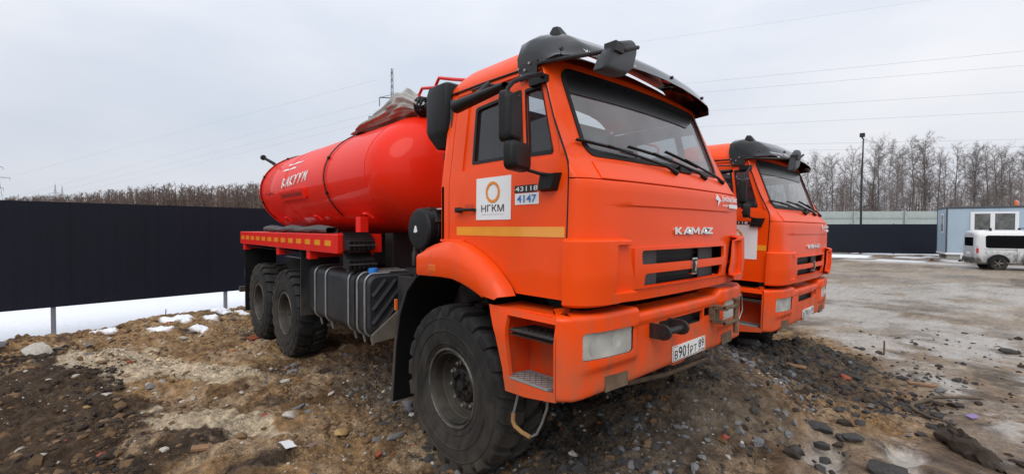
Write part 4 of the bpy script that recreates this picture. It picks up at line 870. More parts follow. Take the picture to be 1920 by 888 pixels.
MB().lathe([(.0, 2.30), (.025, 2.30), (.045, 2.345), (.045, 2.39), (.028, 2.40), (.028, 2.44)], 12, 'z', (-.335, -.98, 0)).build('drain_valve', BLACKP, ibo)
MB().box(-.32, -.2, -.9, -.6, 1.6, 2.6).build('intake_duct', BLACKP, T, bevel=.02)
# red ladder hoops behind the cab, black pipe on the tank top
for hp in ([(-1.67, -.45, 3.0), (-1.67, -.45, 3.27), (-1.61, -.45, 3.325), (-1.4, -.45, 3.285), (-1.15, -.45, 3.24), (-1.1, -.45, 3.2), (-1.1, -.45, 2.7)], [(-1.26, -.5, 2.8), (-1.26, -.5, 3.27), (-1.20, -.5, 3.33), (-.93, -.5, 3.25), (-.75, -.5, 3.20), (-.7, -.5, 3.15), (-.7, -.5, 2.6)]):
    MB().tube(hp, .017, 8).build('ladder_hoop', REDFRAME, T)
MB().tube([(-1.56, -.44, 3.10), (-1.4, -.44, 3.11), (-1.2, -.44, 3.08), (-1.1, -.44, 2.95), (-1.05, -.44, 2.4)], .055, 12).build('vacuum_pipe', BLACKP, T)
MB().lathe([(.0, 0), (.2, 0), (.2, .10), (.22, .10), (.22, .14), (0, .16)], 28, 'z', (-3.9, .05, 3.11)).build('manhole', RED, tank)

# --- second truck: the same machine with its own marks
def children(o): return [c for c in bpy.data.objects if c.parent == o]
KIDS = {}
for o in bpy.data.objects: KIDS.setdefault(o.parent.name if o.parent else None, []).append(o)
def copy_tree(o, parent=None):
    if parent is not None and o.name.split('.')[0] in ('tow_fork', 'tow_cheek', 'tow_pin', 'pin_wire', 'hanging_cable', 'drag_bar'): return None
    c = o.copy(); COL.objects.link(c); c.parent = parent; cp[o.name] = c
    for chd in KIDS.get(o.name, []): copy_tree(chd, c)
    return c
cp = {}
T2 = copy_tree(T); T2['label'] = 'orange cab tanker truck standing behind and beyond the nearest one'
T2.location = (-.175, 3.675, -.176); T2.rotation_euler = (radians(-.2), radians(1.5), radians(.4))
add_marks(DOORS[-1], 1); add_plate(bump, 'В901РТ', '89')
add_marks(cp[DOORS[-1].name], 2); add_plate(cp[bump.name], 'В790УР', '89')

# --- loose things carried by the near truck
cvv = []
path = [(-3.20, -.46, 3.045, .10, .02), (-2.90, -.46, 3.06, .18, .045), (-2.6, -.45, 3.09, .21, .09), (-2.23, -.44, 3.13, .22, .135), (-1.97, -.44, 3.165, .20, .165), (-1.80, -.44, 3.18, .165, .155), (-1.66, -.44, 3.145, .11, .11), (-1.53, -.44, 3.10, .068, .068)]
pp = np.array(path); tt = np.linspace(0, 1, len(path)); rows = []
for f in np.linspace(0, 1, 70):
    x_, y_, z_, ry, rz_ = [float(np.interp(f, tt, pp[:, k])) for k in range(5)]; row = []
    for j in range(72):
        t = 2*pi*j/72; wr = 1+.45*(vnoise(np.array(f*5+1.), np.array(cos(t)*3.2+sin(t)*2.3+7), 5)-.5)+.10*sin(8*t+f*4+2*sin(f*11))*(.4+f)+.05*sin(15*t-f*13)
        yy = y_+ry*cos(t)*wr; zz = z_+rz_*sin(t)*wr*(1 if sin(t) > 0 else .6)
        zt = TZ+TBb*math.sqrt(max(0, 1-(yy/TA)**2))+.006
        row.append((x_+.03*sin(3*t), yy, max(zz, zt) if x_ < -1.84 else zz))
    rows.append(row)
cv = MB().grid(rows, closed=True).build('canvas_cover', CANVAS, None, smooth=70)
tag(cv, 'crumpled grey canvas cover draped along the top of the red tank', 'canvas cover')
tie = MB()
for f in (0, .04, .08): tie.tube([(-1.62+f, -.44+(.098-.3*f)*cos(t), 3.125+(.098-.3*f)*sin(t)) for t in lin(0, 2*pi, 20)], .018, 6)
tie.build('tie_band', BLACKP, cv)
rh = MB(); k_ = 20; rows = []
for i in range(50):
    f = i/49; x_ = -5.2+2.62*f; rr = .055+.008*sin(f*17)
    rows.append([(x_, -1.08+(rr*1.5)*cos(2*pi*j/k_), 1.714+rr*.8+rr*.8*sin(2*pi*j/k_)+.006*sin(f*31+j)) for j in range(k_)])
rh.grid(rows, closed=True); n_ = k_; rh.add(rows[0], [tuple(range(k_))])
tag(rh.build('rolled_hose', HOSE, None, smooth=60, solid=.0), 'dark flattened suction hose lying on the side platform under the red tank', 'hose')
# wheel chocks strapped to the front of the side platform
for nm, z0, lab in ((0, 1.545, 'upper black plastic wheel chock strapped to the red platform end'), (1, 1.345, 'lower black plastic wheel chock hanging above the fuel tank')):
    root = empty('wheel_chock', (-1.93, -1.03, z0)); tag(root, lab, 'wheel chock', 'wheel chocks on the platform end')
    MB().add([(-.05, -.17, 0), (.10, -.17, .0), (.10, -.17, .10), (-.05, -.17, .18), (-.05, .13, 0), (.10, .13, 0), (.10, .13, .10), (-.05, .13, .18)], [(0, 1, 2, 3), (4, 5, 6, 7), (0, 1, 5, 4), (1, 2, 6, 5), (2, 3, 7, 6), (3, 0, 4, 7)]).build('body', BLACKP, root, bevel=.012)
    for i in range(6): MB().box(.095, .115, -.165+.05*i, -.14+.05*i, .0, .10).build('tooth', BLACKP, root, bevel=.004)
    for i in range(4): MB().box(-.05+.035*i, -.035+.035*i, -.18, .14, .175-.022*i, .19-.022*i).build('top_rib', BLACKP, root, bevel=.003)
    MB().box(.115, .122, -.18, .14, .045, .06).build('strap', DARKP, root)
    MB().box(-.07, .0, -.12, .08, -.03, .01).build('holder', BLACKM, root)

# ------------------------------------------------------------------ surroundings
FENCE = mat('navy_fence_sheet', (.0062, .0078, .0165), .55, var=.12, vscale=1.2, spec=.25)
POSTM = mat('galvanised_post', (.20, .20, .23), .5, metal=.3, var=.15)
WALLG = mat('grey_green_sheet', (.30, .33, .31), .6, var=.10, vscale=.8)
# dark sheet fence behind the trucks, on posts
fa_, fu = Vector((-9.40, -4.38, 0)), Vector((-.1015, .9948, 0)); fnrm = Vector((.9948, .1015, 0)); frz = math.atan2(fu.y, fu.x)
fence = empty('sheet_fence', fa_+fu*(-6)+Vector((0, 0, -.36)), frz); tag(fence, 'long dark navy sheet fence raised on posts above the snow, left of the near truck', 'fence')
def ribbed(Wd, H, rib=.23, dep=.0018):
    pr = []; x_ = 0
    while x_ < Wd-1e-4:
        for a, d in ((0, 0), (.45, 0), (.6, dep), (.85, dep)): pr.append((min(x_+a*rib, Wd), -d))
        x_ += rib
    pr.append((Wd, 0)); return MB().grid([[(a, d, 0) for a, d in pr], [(a, d, H) for a, d in pr]])
SHEET = ribbed(1.16, 2.0).mesh('sheet', FENCE, 0)
for i in range(26):
    o = link('sheet', SHEET, fence, (i*1.15, -.03-(.0015 if i % 2 else 0), .62)); o.rotation_euler = (0, 0, 0)
POST = MB().box(-.035, .035, 0, .06, -.3, 2.5).mesh('post', POSTM, 0)
for i in range(11): link('post', POST, fence, (6.66-2*2.89+2.89*i, .0, 0))
for z in (.95, 2.2): MB().box(-.5, 29.9, .062, .10, z-.02, z+.02).build('rail', POSTM, fence, smooth=0)
# lamp post
lp = far(36.5, 28.2, -.22); L = empty('lamp_post', lp); tag(L, 'tall thin black lamp post standing before the far dark fence', 'lamp post')
MB().tube([(0, 0, 0), (.0, 0, 5), (.06, .06, 9.3)], [.09, .07, .045], 10).build('pole', BLACKM, L)
lh = MB().box(-.05, .05, -.05, .05, 9.25, 9.42); lh.box(-.17, .17, -.13, .13, 9.40, 9.72); lh.build('lamp_head', BLACKM, L, bevel=.04)
# far fences on the right
e0, e1 = far(38.6, 22.0, -.22), far(34.4, 32.7, -.22); d_ = (e1-e0); rz = math.atan2(d_.y, d_.x)
f2 = empty('sheet_fence', e0, rz); tag(f2, 'low dark navy sheet fence beside the cabin across the yard', 'fence')
SH2 = ribbed(1.16, 2.3, .23, .003).mesh('sheet', FENCE, 0)
for i in range(10): link('sheet', SH2, f2, (i*1.15, -.02-(.002 if i % 2 else 0), .1))
for i in range(5): link('post', MB().box(-.04, .04, .03, .11, 0, 2.45).mesh('post', POSTM, 0), f2, (i*2.87, 0, 0))
e0 = far(56, 12, -.3); f3 = empty('sheet_wall', e0, math.atan2(*(lambda v: (v.y, v.x))(far(50, 60)-far(56, 12)))); tag(f3, 'tall pale grey-green sheet wall rising above the dark fence across the yard', 'wall')
SH3 = ribbed(2.3, 4.15, .46, .02).mesh('wall_sheet', WALLG, 0)
P3 = MB().box(-.14, .14, -.12, .02, 0, 4.1).mesh('post', mat('wall_post', (.26, .29, .27), .6), 0)
for i in range(21): link('wall_sheet', SH3, f3, (i*2.3, 0, .0))
for i in range(9): link('post', P3, f3, (i*5.4+1.0, -.05, 0))
MB().box(0, 48, -.09, -.01, 3.3, 3.42).build('rail', mat('wall_rail', (.24, .27, .25), .6), f3, smooth=0)
# site cabin
CBL = mat('cabin_blue_panel', (.33, .42, .50), .45, var=.07, vscale=.9, dust=((.30, .28, .25), .5, .0, 1.6))
CBT = mat('cabin_trim', (.055, .06, .07), .5); UPVC = mat('window_frame_white', (.72, .73, .75), .4, var=.03)
cb0 = far(29, 27.9, -.2); cabin = empty('site_cabin', cb0, radians(14)); tag(cabin, 'pale blue site cabin with white framed window standing behind the white van', 'cabin')
CP = MB().box(0, 1.14, 0, .06, .5, 3.3).mesh('wall_panel', CBL, 0)
for i in range(5): link('wall_panel', CP, cabin, (.06+i*1.15, 0, 0))
EP = MB().box(0, .06, 0, 1.14, .5, 3.3).mesh('end_panel', CBL, 0)
for i in range(2): link('end_panel', EP, cabin, (0, .06+i*1.15, 0)); link('end_panel', EP, cabin, (5.8, .06+i*1.15, 0))
for i in range(5): link('wall_panel', CP, cabin, (.06+i*1.15, 2.36, 0))
tr_ = MB().box(-.04, 5.9, -.05, 2.47, 3.3, 3.42).build('roof', CBT, cabin, bevel=.02)
MB().box(-.03, 5.89, -.03, 2.45, .38, .5).build('base_frame', UPVC, cabin, smooth=0)
for x_ in (-.02, 5.82):
    for y in (-.02, 2.36): MB().box(x_, x_+.07, y, y+.08, .5, 3.3).build('corner_trim', CBT, cabin, smooth=0)
BLK = MB().box(-.3, .3, -.2, .2, .0, .38).mesh('support_block', mat('concrete_block', (.28, .27, .25), .9, var=.2, bump=.2), 0)
for x_ in (.4, 2.9, 5.4): link('support_block', BLK, cabin, (x_, .3, 0)); link('support_block', BLK, cabin, (x_, 2.1, 0))
PANE = glass('cabin_pane', (.30, .33, .33), .03, 1.5, dirt=.25)
wf = panel('window', UPVC, cabin, [(1.10, 1.75), (3.2, 1.75), (3.2, 3.08), (1.10, 3.08)], [[(1.28, 1.93), (1.98, 1.93), (1.98, 2.96), (1.28, 2.96)], [(2.18, 1.93), (3.04, 1.93), (3.04, 2.96), (2.18, 2.96)]], lambda x, z: Vector((x, -.055, z)), .05, outward=(0, -1, 0))
for x0, x1 in ((1.28, 1.98), (2.18, 3.04)): MB().add([(x0, -.03, 1.93), (x1, -.03, 1.93), (x1, -.03, 2.96), (x0, -.03, 2.96)], [(0, 1, 2, 3)]).build('pane', PANE, wf)
MB().box(1.2, 3.1, -.025, -.02, 1.8, 3.0).build('blind', mat('window_blind', (.20, .20, .18), .8), wf)
wf2 = MB().box(-.05, -.01, .55, 1.05, 1.75, 3.0).build('end_window', UPVC, cabin, smooth=0); MB().box(-.06, -.051, .62, .98, 1.85, 2.9).build('pane', PANE, wf2, smooth=0)
wl_ = empty('beacon_lamp', cb0+Vector((3.0, 1.3, 3.42))); tag(wl_, 'small orange lamp on the roof edge of the pale blue cabin', 'lamp')
MB().lathe([(.10, 0), (.10, .05), (.085, .06), (.085, .28), (.05, .34), (0, .35)], 14, 'z').build('lens', AMBER, wl_); MB().lathe([(.13, -.01), (.13, .04), (0, .04)], 14, 'z').build('base', BLACKM, wl_)
stp = empty('doorstep', far(28.0, 26.9, -.2), radians(14)); tag(stp, 'low grey wooden step lying beside the cabin end', 'step')
for i in range(3): MB().box(-.8, .9, -.25+.18*i, -.09+.18*i, .14, .19).build('plank', mat('grey_wood', (.22, .19, .15), .9, var=.25), stp)
for x_ in (-.6, .7): MB().box(x_-.05, x_+.05, -.22, .25, -.02, .14).build('bearer', RUST, stp)
# van
VW = mat('van_white_paint', (.62, .63, .64), .3, var=.03, coat=.5, dust=((.06, .05, .04), .97, .42, 1.22))
VG = glass('van_tinted_glass', (.02, .02, .025), .02, 1.22)
van = empty('van', far(22.7, 24.15, -.19), radians(16)); tag(van, 'dirty white van with tinted side window and roof bars, parked before the cabin', 'van')
vsec = [(.0, .26), (.76, .26), (.845, .34), (.865, .55), (.868, .85), (.86, 1.08), (.825, 1.50), (.79, 1.78), (.72, 1.89), (.42, 1.94), (0, 1.95)]
def vpt(x_, roof, kx=1, belt=1.08, nose=None):
    r = []
    for y, z in vsec:
        if z > belt: z = belt+(z-belt)*(roof-belt)/(1.95-belt)
        r.append((y*kx, z if z > .5 else z+max(0, (x_-3.0)*.12)))
    return [(x_, -y, z) for y, z in r]+[(x_, y, z) for y, z in r[::-1][1:-1]]
st_ = [(-.84, 1.80, .95, 1.08), (-.82, 1.87, .97, 1.08), (-.76, 1.92, .99, 1.08), (-.66, 1.945, 1., 1.08), (-.4, 1.95, 1, 1.08), (0, 1.95, 1, 1.08), (.8, 1.95, 1, 1.08), (1.5, 1.93, 1, 1.08), (1.85, 1.85, 1, 1.07), (2.2, 1.55, .995, 1.06), (2.6, 1.16, .99, 1.02), (2.95, 1.06, .97, .98), (3.25, .97, .93, .9), (3.38, .82, .86, .75), (3.42, .66, .8, .6)]
vr = [vpt(a, b, c, d) for a, b, c, d in st_]; vb_ = MB().grid(vr, closed=True); nv = len(vr[0]); vb_.add(vr[0], [tuple(range(nv))]); vb_.add(vr[-1], [tuple(range(nv))])
vbody = vb_.build('body', VW, van, smooth=40)
def vside(s, off): return lambda x, z: Vector((x, s*(interp(z, [b for a, b in vsec[1:]], [a for a, b in vsec[1:]])+off), z))
for s in (-1, 1):
    panel('side_window', VG, van, rrect(-.45, 1.72, 1.06, 1.68, .10), [], vside(s, .008), .006, (), [1.2, 1.4, 1.5, 1.6], outward=(0, s, 0))
    panel('door_window', VG, van, [(1.86, 1.11), (2.36, 1.09), (2.30, 1.2), (2.0, 1.60), (1.87, 1.62)], [], vside(s, .008), .006, (), [1.2, 1.4, 1.5, 1.6], outward=(0, s, 0))
    for x_ in (.62, 1.79, 2.42): panel('door_gap', BLACKP, van, [(x_, .40), (x_+.012, .40), (x_+.012, 1.08), (x_, 1.08)], [], vside(s, .004), .003, (), [.55, .85], outward=(0, s, 0))
    panel('slide_rail', BLACKP, van, [(-.5, .985), (.64, .985), (.64, 1.0), (-.5, 1.0)], [], vside(s, .005), .004, outward=(0, s, 0))
    MB().box(1.58, 1.73, s*.86-.02, s*.86+.02, .98, 1.02).build('handle', CHROME, van, bevel=.005); MB().box(1.86, 2.0, s*.86-.02, s*.86+.02, .98, 1.02).build('handle', CHROME, van, bevel=.005)
    MB().lathe([(0, -.02), (.05, -.02), (.05, .02), (0, .02)], 12, 'y', (.38, s*.868, .82)).build('fuel_flap', CHROME, van)
    MB().box(-.79, -.70, s*.84-.06, s*.84+.005, .80, 1.06).build('tail_light', mat('tail_red', (.45, .01, .01), .25, coat=.6), van, bevel=.02)
    MB().box(-.81, -.70, s*.80-.09, s*.80+.01, 1.12, 1.75).build('rear_pillar', VW, van, bevel=.04)
    MB().box(2.15, 2.35, s*.98-.10, s*.98+.06, 1.10, 1.26).build('mirror', BLACKP, van, bevel=.03)
    MB().box(3.30, 3.44, s*.66-.16, s*.66+.12, .64, .80).build('headlight', LAMP, van, bevel=.03)
    for x_ in (0, 2.62):
        pr = [(x_+.40*cos(t), .36+.40*sin(t)) for t in lin(0, pi, 14)]+[(x_-.335*cos(t), .36+.335*sin(t)) for t in lin(0, pi, 14)]
        panel('arch_flare', BLACKP, van, pr, [], vside(s, .012), .02, (), [.5, .6, .7], outward=(0, s, 0))
        panel('arch_dark', BLACKP, van, [(x_+.36*cos(t), .30+.40*sin(t)) for t in lin(0, 2*pi, 24)][:-1], [], vside(s, .006), .01, (), [.5, .6], outward=(0, s, 0))
        wv = empty('wheel', (x_, s*.80, .31), 0 if s < 0 else pi, van)
        MB().lathe([(.19, -.09), (.22, -.105), (.29, -.10), (.31, -.07), (.31, .07), (.29, .10), (.19, .10)], 32, 'y').build('tyre', RUBBER, wv)
        rm = MB().lathe([(.20, -.095), (.195, -.085), (.18, -.04), (.18, .05)], 28, 'y'); rm.lathe([(0, -.08), (.05, -.078), (.055, -.05), (0, -.05)], 14, 'y')
        for i in range(5): rm.box(.04, .19, -.085, -.05, -.022, .022, Matrix.Rotation(2*pi*i/5, 4, 'Y'))
        rm.build('rim', mat('van_rim', (.14, .13, .12), .5, metal=.4), wv); MB().lathe([(.175, -.03), (0, -.03)], 20, 'y').build('brake_disc', HUBM, wv)
for x_ in (-.25, 1.15):
    MB().tube([(x_, -.72, 2.03), (x_, .72, 2.03)], .022, 8).build('roof_bar', BLACKM, van)
    for s in (-1, 1): MB().box(x_-.04, x_+.04, s*.66-.05, s*.66+.05, 1.85, 2.04).build('bar_foot', BLACKM, van, bevel=.01)
panel('rear_window', VG, van, rrect(-.62, .62, 1.14, 1.70, .08), [], lambda y, z: Vector((-.845+.0+max(0, (z-1.55))*.18, y, z)), .01, (), [1.55, 1.6], outward=(-1, 0, 0))
MB().box(-.90, -.70, -.83, .83, .34, .58).build('rear_bumper', mat('van_bumper', (.05, .045, .04), .7), van, bevel=.05); MB().box(3.2, 3.47, -.78, .78, .30, .56).build('front_bumper', MATS['van_bumper'], van, bevel=.06)
MB().box(-.86, -.84, -.26, .26, .72, .83).build('rear_plate', PLATEW, van); MB().tube([(-.85, 0, .45), (-1.02, 0, .45)], .03, 8).build('tow_ball', BLACKM, van)
panel('windscreen', VG, van, [(-.68, 0), (.68, 0), (.60, 1), (-.60, 1)], [], lambda y, v: Vector((2.57-.70*v, y, 1.20+.655*v)), .01, outward=(1, 0, 1))

# ------------------------------------------------------------------ bare trees
BARK = mat('bark_grey_brown', (.13, .115, .105), .9, var=.35, vscale=3); TWIG = mat('bare_twigs', (.19, .155, .14), .95, var=.3, vscale=.6)
BIRCH = mat('birch_bark', (.36, .34, .32), .9, var=.4, vscale=2.2); FARW = mat('far_bare_wood', (.145, .10, .08), .95, var=.38, vscale=.09)
def seg_mesh(name, segs, m, n=3):
    A = np.array([s[0] for s in segs], float); B = np.array([s[1] for s in segs], float); ra_ = np.array([s[2] for s in segs]); rb_ = np.array([s[3] for s in segs])
    d = B-A; d /= np.linalg.norm(d, axis=1)[:, None]+1e-9; up = np.where(np.abs(d[:, 2:3]) < .9, np.array([[0, 0, 1.]]), np.array([[1., 0, 0]]))
    u = np.cross(d, up); u /= np.linalg.norm(u, axis=1)[:, None]; v = np.cross(d, u); V = []
    for P, r in ((A, ra_), (B, rb_)):
        for j in range(n): V.append(P+(u*cos(2*pi*j/n)+v*sin(2*pi*j/n))*r[:, None])
    V = np.stack(V, 1).reshape(-1, 3); k = np.arange(len(segs))*2*n
    Q = np.concatenate([np.stack([k+j, k+(j+1) % n, k+n+(j+1) % n, k+n+j], -1) for j in range(n)])
    me = big_mesh(name, V, Q, 4); me.materials.append(m); me.polygons.foreach_set('use_smooth', np.ones(len(Q), bool)); return me
def grow(H, seed, spread=.2, low=.28, nb=34, fine=3):
    r = random.Random(seed); trunk = []; crown = []; p_ = Vector((0, 0, -.3)); lean = Vector((r.uniform(-.04, .04), r.uniform(-.04, .04), 0)); pts = []
    n = 14
    for i in range(n):
        q_ = p_+Vector((r.gauss(0, .05), r.gauss(0, .05), H/n))+lean*H/n; R0 = .010*H*(1-i/n)**.8+.015; R1 = .010*H*(1-(i+1)/n)**.8+.012
        trunk.append((p_, q_, R0, R1)); pts.append((p_, q_)); p_ = q_
    def branch(p0, d, Ln, rad, lev):
        k = 4 if lev == 0 else 3; pp_ = p0
        for i in range(k):
            d = (d+Vector((r.gauss(0, .22), r.gauss(0, .22), r.gauss(.05 if lev == 0 else -.04, .16)))).normalized()
            q_ = pp_+d*Ln/k; crown.append((pp_, q_, rad*(1-i/k*.8), rad*(1-(i+1)/k*.8)))
            if lev < 2:
                for _ in range(fine if lev == 0 else 2):
                    e = Vector((r.gauss(0, 1), r.gauss(0, 1), r.gauss(.25, .7))).normalized(); f = r.random()
                    branch(pp_+(q_-pp_)*f, (d*.7+e*.8).normalized(), Ln*(.42 if lev == 0 else .5)*r.uniform(.6, 1.2), max(rad*.5, .0108), lev+1)
            pp_ = q_
    for i in range(nb):
        f = low+(1-low)*((i+r.random())/nb); z = f*n; a, b = pts[min(int(z), n-1)]; p0 = a+(b-a)*(z-int(z))
        az = r.uniform(0, 2*pi); el = r.uniform(.5, 1.1); Ln = H*spread*(1.1-.75*f)*r.uniform(.7, 1.25)
        branch(p0, Vector((cos(az)*cos(el), sin(az)*cos(el), sin(el))), Ln, .004*H*(1.1-f)*.5+.016, 0)
    return trunk, crown
TREES = []
for i in range(7):
    tk, cr_ = grow(14, 100+i, (.30, .26, .34, .24, .28, .32, .26)[i], (.3, .25, .35, .2, .4, .3, .22)[i], 34, 3)
    TREES.append((seg_mesh('trunk', tk, BIRCH if i % 2 else BARK, 7), seg_mesh('crown', cr_, TWIG)))
tops = [(1497, 300), (1516, 312), (1533, 292), (1548, 305), (1563, 290), (1580, 300), (1594, 284), (1612, 296), (1630, 280), (1648, 264), (1663, 272), (1680, 288), (1695, 280), (1712, 268), (1728, 254), (1741, 268), (1756, 286), (1770, 292), (1786, 276), (1803, 290), (1818, 272), (1834, 286), (1850, 278), (1866, 288), (1880, 278), (1897, 292), (1912, 282), (1932, 276), (1960, 285)]
ORD = ['first', 'second', 'third', 'fourth', 'fifth', 'sixth', 'seventh', 'eighth', 'ninth', 'tenth', 'eleventh', 'twelfth', 'thirteenth', 'fourteenth', 'fifteenth', 'sixteenth', 'seventeenth', 'eighteenth', 'nineteenth', 'twentieth', 'twenty-first', 'twenty-second']
rt = random.Random(3)
kL = sum(1 for t in tops if t[0] < 1617)
for i, (px_, ty_) in enumerate(tops):
    dp = rt.uniform(62, 74); H = (429-ty_)/846*dp+1.78+.4
    root = empty('bare_tree', far(dp, (px_-960)/846*dp, -.4), rt.uniform(0, 6.28)); root.scale = (H/14*rt.uniform(.8, 1.1),)*2+(H/14,)
    k = TREES[rt.randrange(7)]; link('trunk', k[0], root); link('crown', k[1], root)
    if px_ == 1728: lab = 'tallest bare tree of the row behind the grey-green wall'
    elif i < kL: lab = 'bare leafless tree behind the wall, %s to the left of the lamp post' % ORD[kL-1-i]
    else: lab = 'bare leafless tree behind the wall, %s to the right of the lamp post' % ORD[i-kL]
    tag(root, lab, 'tree', 'bare trees behind the grey-green wall')
# undergrowth and back rows behind them, and the far wood on the left: masses
def wood(name, label, spots, seed, m, nbr=16, rad=1.):
    r = random.Random(seed); segs = []
    for p0, H in spots:
        lean = Vector((r.uniform(-.06, .06), r.uniform(-.06, .06), 1)); top = p0+lean*H; segs.append((p0, p0+lean*H*.6, .009*H*rad, .006*H*rad)); segs.append((p0+lean*H*.6, top, .006*H*rad, .001*H))
        for _ in range(nbr):
            f = r.uniform(.25, .98); a = p0+lean*H*f; az = r.uniform(0, 6.28); el = r.uniform(.4, 1.2); Ln = H*.22*(1.15-f*.8)
            b = a+Vector((cos(az)*cos(el), sin(az)*cos(el), sin(el)))*Ln; segs.append((a, b, .0028*H*rad, .001*H*rad))
            for _ in range(3):
                g_ = r.uniform(.3, 1); c = a+(b-a)*g_; e = Vector((r.gauss(0, 1), r.gauss(0, 1), r.gauss(.5, .6))).normalized(); segs.append((c, c+e*Ln*.45, .0016*H*rad, .0008*H*rad))
    o = link(name, seg_mesh(name, segs, m)); tag(o, label, 'wood', kind='stuff'); return o
r = random.Random(5); THK = mat('thicket_brown', (.17, .13, .108), .95, var=.3, vscale=.2)
wood('thicket', 'dense brown undergrowth of bare saplings behind the tall wall', [(far(d, (px_-960)/846*d, -.4), r.uniform(5, 9) if r.random() < .75 else r.uniform(9, 11.5)) for px_, d in [(r.uniform(1380, 2050), r.uniform(70, 96)) for _ in range(650)]], 6, THK, 15, .9)
left_top = lambda px_: interp(px_, [-200, 0, 25, 130, 260, 330, 400, 500, 700, 1000], [374, 376, 372, 368, 354, 347, 352, 346, 346, 350])
sp_ = []
for _ in range(2000):
    px_ = r.uniform(-160, 900); d = r.uniform(170, 230); H = (429-left_top(px_))/846*d*r.uniform(.72, 1.03)+2.2; sp_.append((far(d, (px_-960)/846*d, -.6), H))
wood('far_wood', 'distant brown leafless wood along the horizon above the left fence', sp_, 8, FARW, 18, 1.7)

# ------------------------------------------------------------------ power line
PYL = mat('pylon_steel', (.10, .10, .105), .7, var=.15); WIRE = mat('wire_aluminium', (.42, .43, .45), .5, metal=.2)
def pylon(pos, rz, H, label, arms, top_lat, cat='pylon'):
    P = empty('pylon', pos, rz); tag(P, label, cat, 'pylons of the power line')
    pl = MB()
    if not top_lat: pl.tube([(0, 0, 0), (0, 0, H*.80)], [.42, .26], 10)
    else:
        b0 = H*.075
        for sx in (-1, 1):
            for sy in (-1, 1): pl.tube([(sx*b0, sy*b0, 0), (sx*.3, sy*.3, H*.9), (0, 0, H)], .09, 4)
        for k in range(9):
            z0 = H*.9*k/9; z1 = H*.9*(k+1)/9; w0 = b0+(.3-b0)*k/9; w1 = b0+(.3-b0)*(k+1)/9
            for sx, sy, tx, ty2 in ((-1, -1, 1, -1), (1, -1, 1, 1), (1, 1, -1, 1), (-1, 1, -1, -1)): pl.tube([(sx*w0, sy*w0, z0), (tx*w1, ty2*w1, z1)], .05, 4, cap=False)
    pl.build('mast', PYL, P, smooth=0)
    if not top_lat:
        tl = MB()
        for sx in (-1, 1):
            for sy in (-1, 1): tl.tube([(sx*.2, sy*.2, H*.8), (sx*.12, sy*.12, H)], .045, 4)
        for k in range(5):
            z0 = H*(.8+.04*k); tl.tube([(-.2, -.2, z0), (.2, -.2, z0+H*.04)], .03, 4); tl.tube([(.2, .2, z0), (-.2, .2, z0+H*.04)], .03, 4); tl.tube([(-.2, .2, z0), (-.2, -.2, z0+H*.04)], .03, 4)
        tl.build('top_lattice', PYL, P, smooth=0)
    for z, h in arms:
        MB().tube([(-h, 0, z+.1), (0, 0, z+.25), (h, 0, z+.1)], .11, 5).build('cross_arm', PYL, P, smooth=0); MB().tube([(-h, 0, z+.1), (0, 0, z+.9), (h, 0, z+.1)], .05, 4).build('arm_stay', PYL, P, smooth=0)
        for s in (-1, 1): MB().tube([(s*h, 0, z+.1), (s*h, 0, z-1.5)], .09, 6).build('insulator', PYL, P, smooth=0)
    return P
D1 = 85; p1 = far(D1, (736-960)/846*D1, -.5)
pylon(p1, YAW-pi/2+radians(24), 32.0, 'single steel mast pylon with cross arms rising behind the red tank', [(26.3, 2.3), (22.6, 4.2), (18.5, 2.6)], False)
for px_, lab in ((105, 'left one of the two tiny far pylons above the left fence'), (118, 'right one of the two tiny far pylons above the left fence')):
    d = 420 if px_ == 105 else 440; pylon(far(d, (px_-960)/846*d, -1), 1.0, 43, lab, [(34, 5), (28, 6.5), (22, 5)], True)
d = 260; pylon(far(d, (-6-960)/846*d, -1), .9, 43, 'pylon cut by the left edge of the picture above the fence', [(37, 4), (31, 7.5), (25, 4)], True)
def wire(a, b, sag, label, r_=.03):
    P = [a+(b-a)*f-Vector((0, 0, sag*4*f*(1-f))) for f in lin(0, 1, 21)]
    tag(MB().tube(P, r_, 4).build('power_cable', WIRE, None, smooth=0), label, 'cable', 'overhead power cables')
def at(px_, py_, d): v = _F+R2*((px_-960)/846.16)-U2*((py_-444)/846.16); return CAM+v*d
for k, (ya, yb) in enumerate(((153, 95), (172, 122), (207, 171), (236, 208), (274, 261), (285, 275))):
    sl_ = (yb-ya)/(1920-1300); x0, x1 = 740, 2300
    wire(at(x0, ya+sl_*(x0-1300)+ (4 if k < 4 else 0), 85+2*k), at(x1, ya+sl_*(x1-1300), 62+3*k), 0.0, 'thin overhead power cable on the right, %s from the top' % ORD[k], .020)
wire(at(1180, 82, 80), at(2300, -80, 60), 0, 'faint overhead power cable crossing the upper right sky', .013)
for k, (a, b) in enumerate((((713, 188), (-60, 392)), ((754, 200), (-60, 400)), ((697, 228), (-60, 410)), ((706, 150), (-60, 352)))):
    wire(at(*a, 85), at(*b, 250), 0, 'faint overhead power cable on the left running to the horizon, %s of four' % ORD[k], .022)

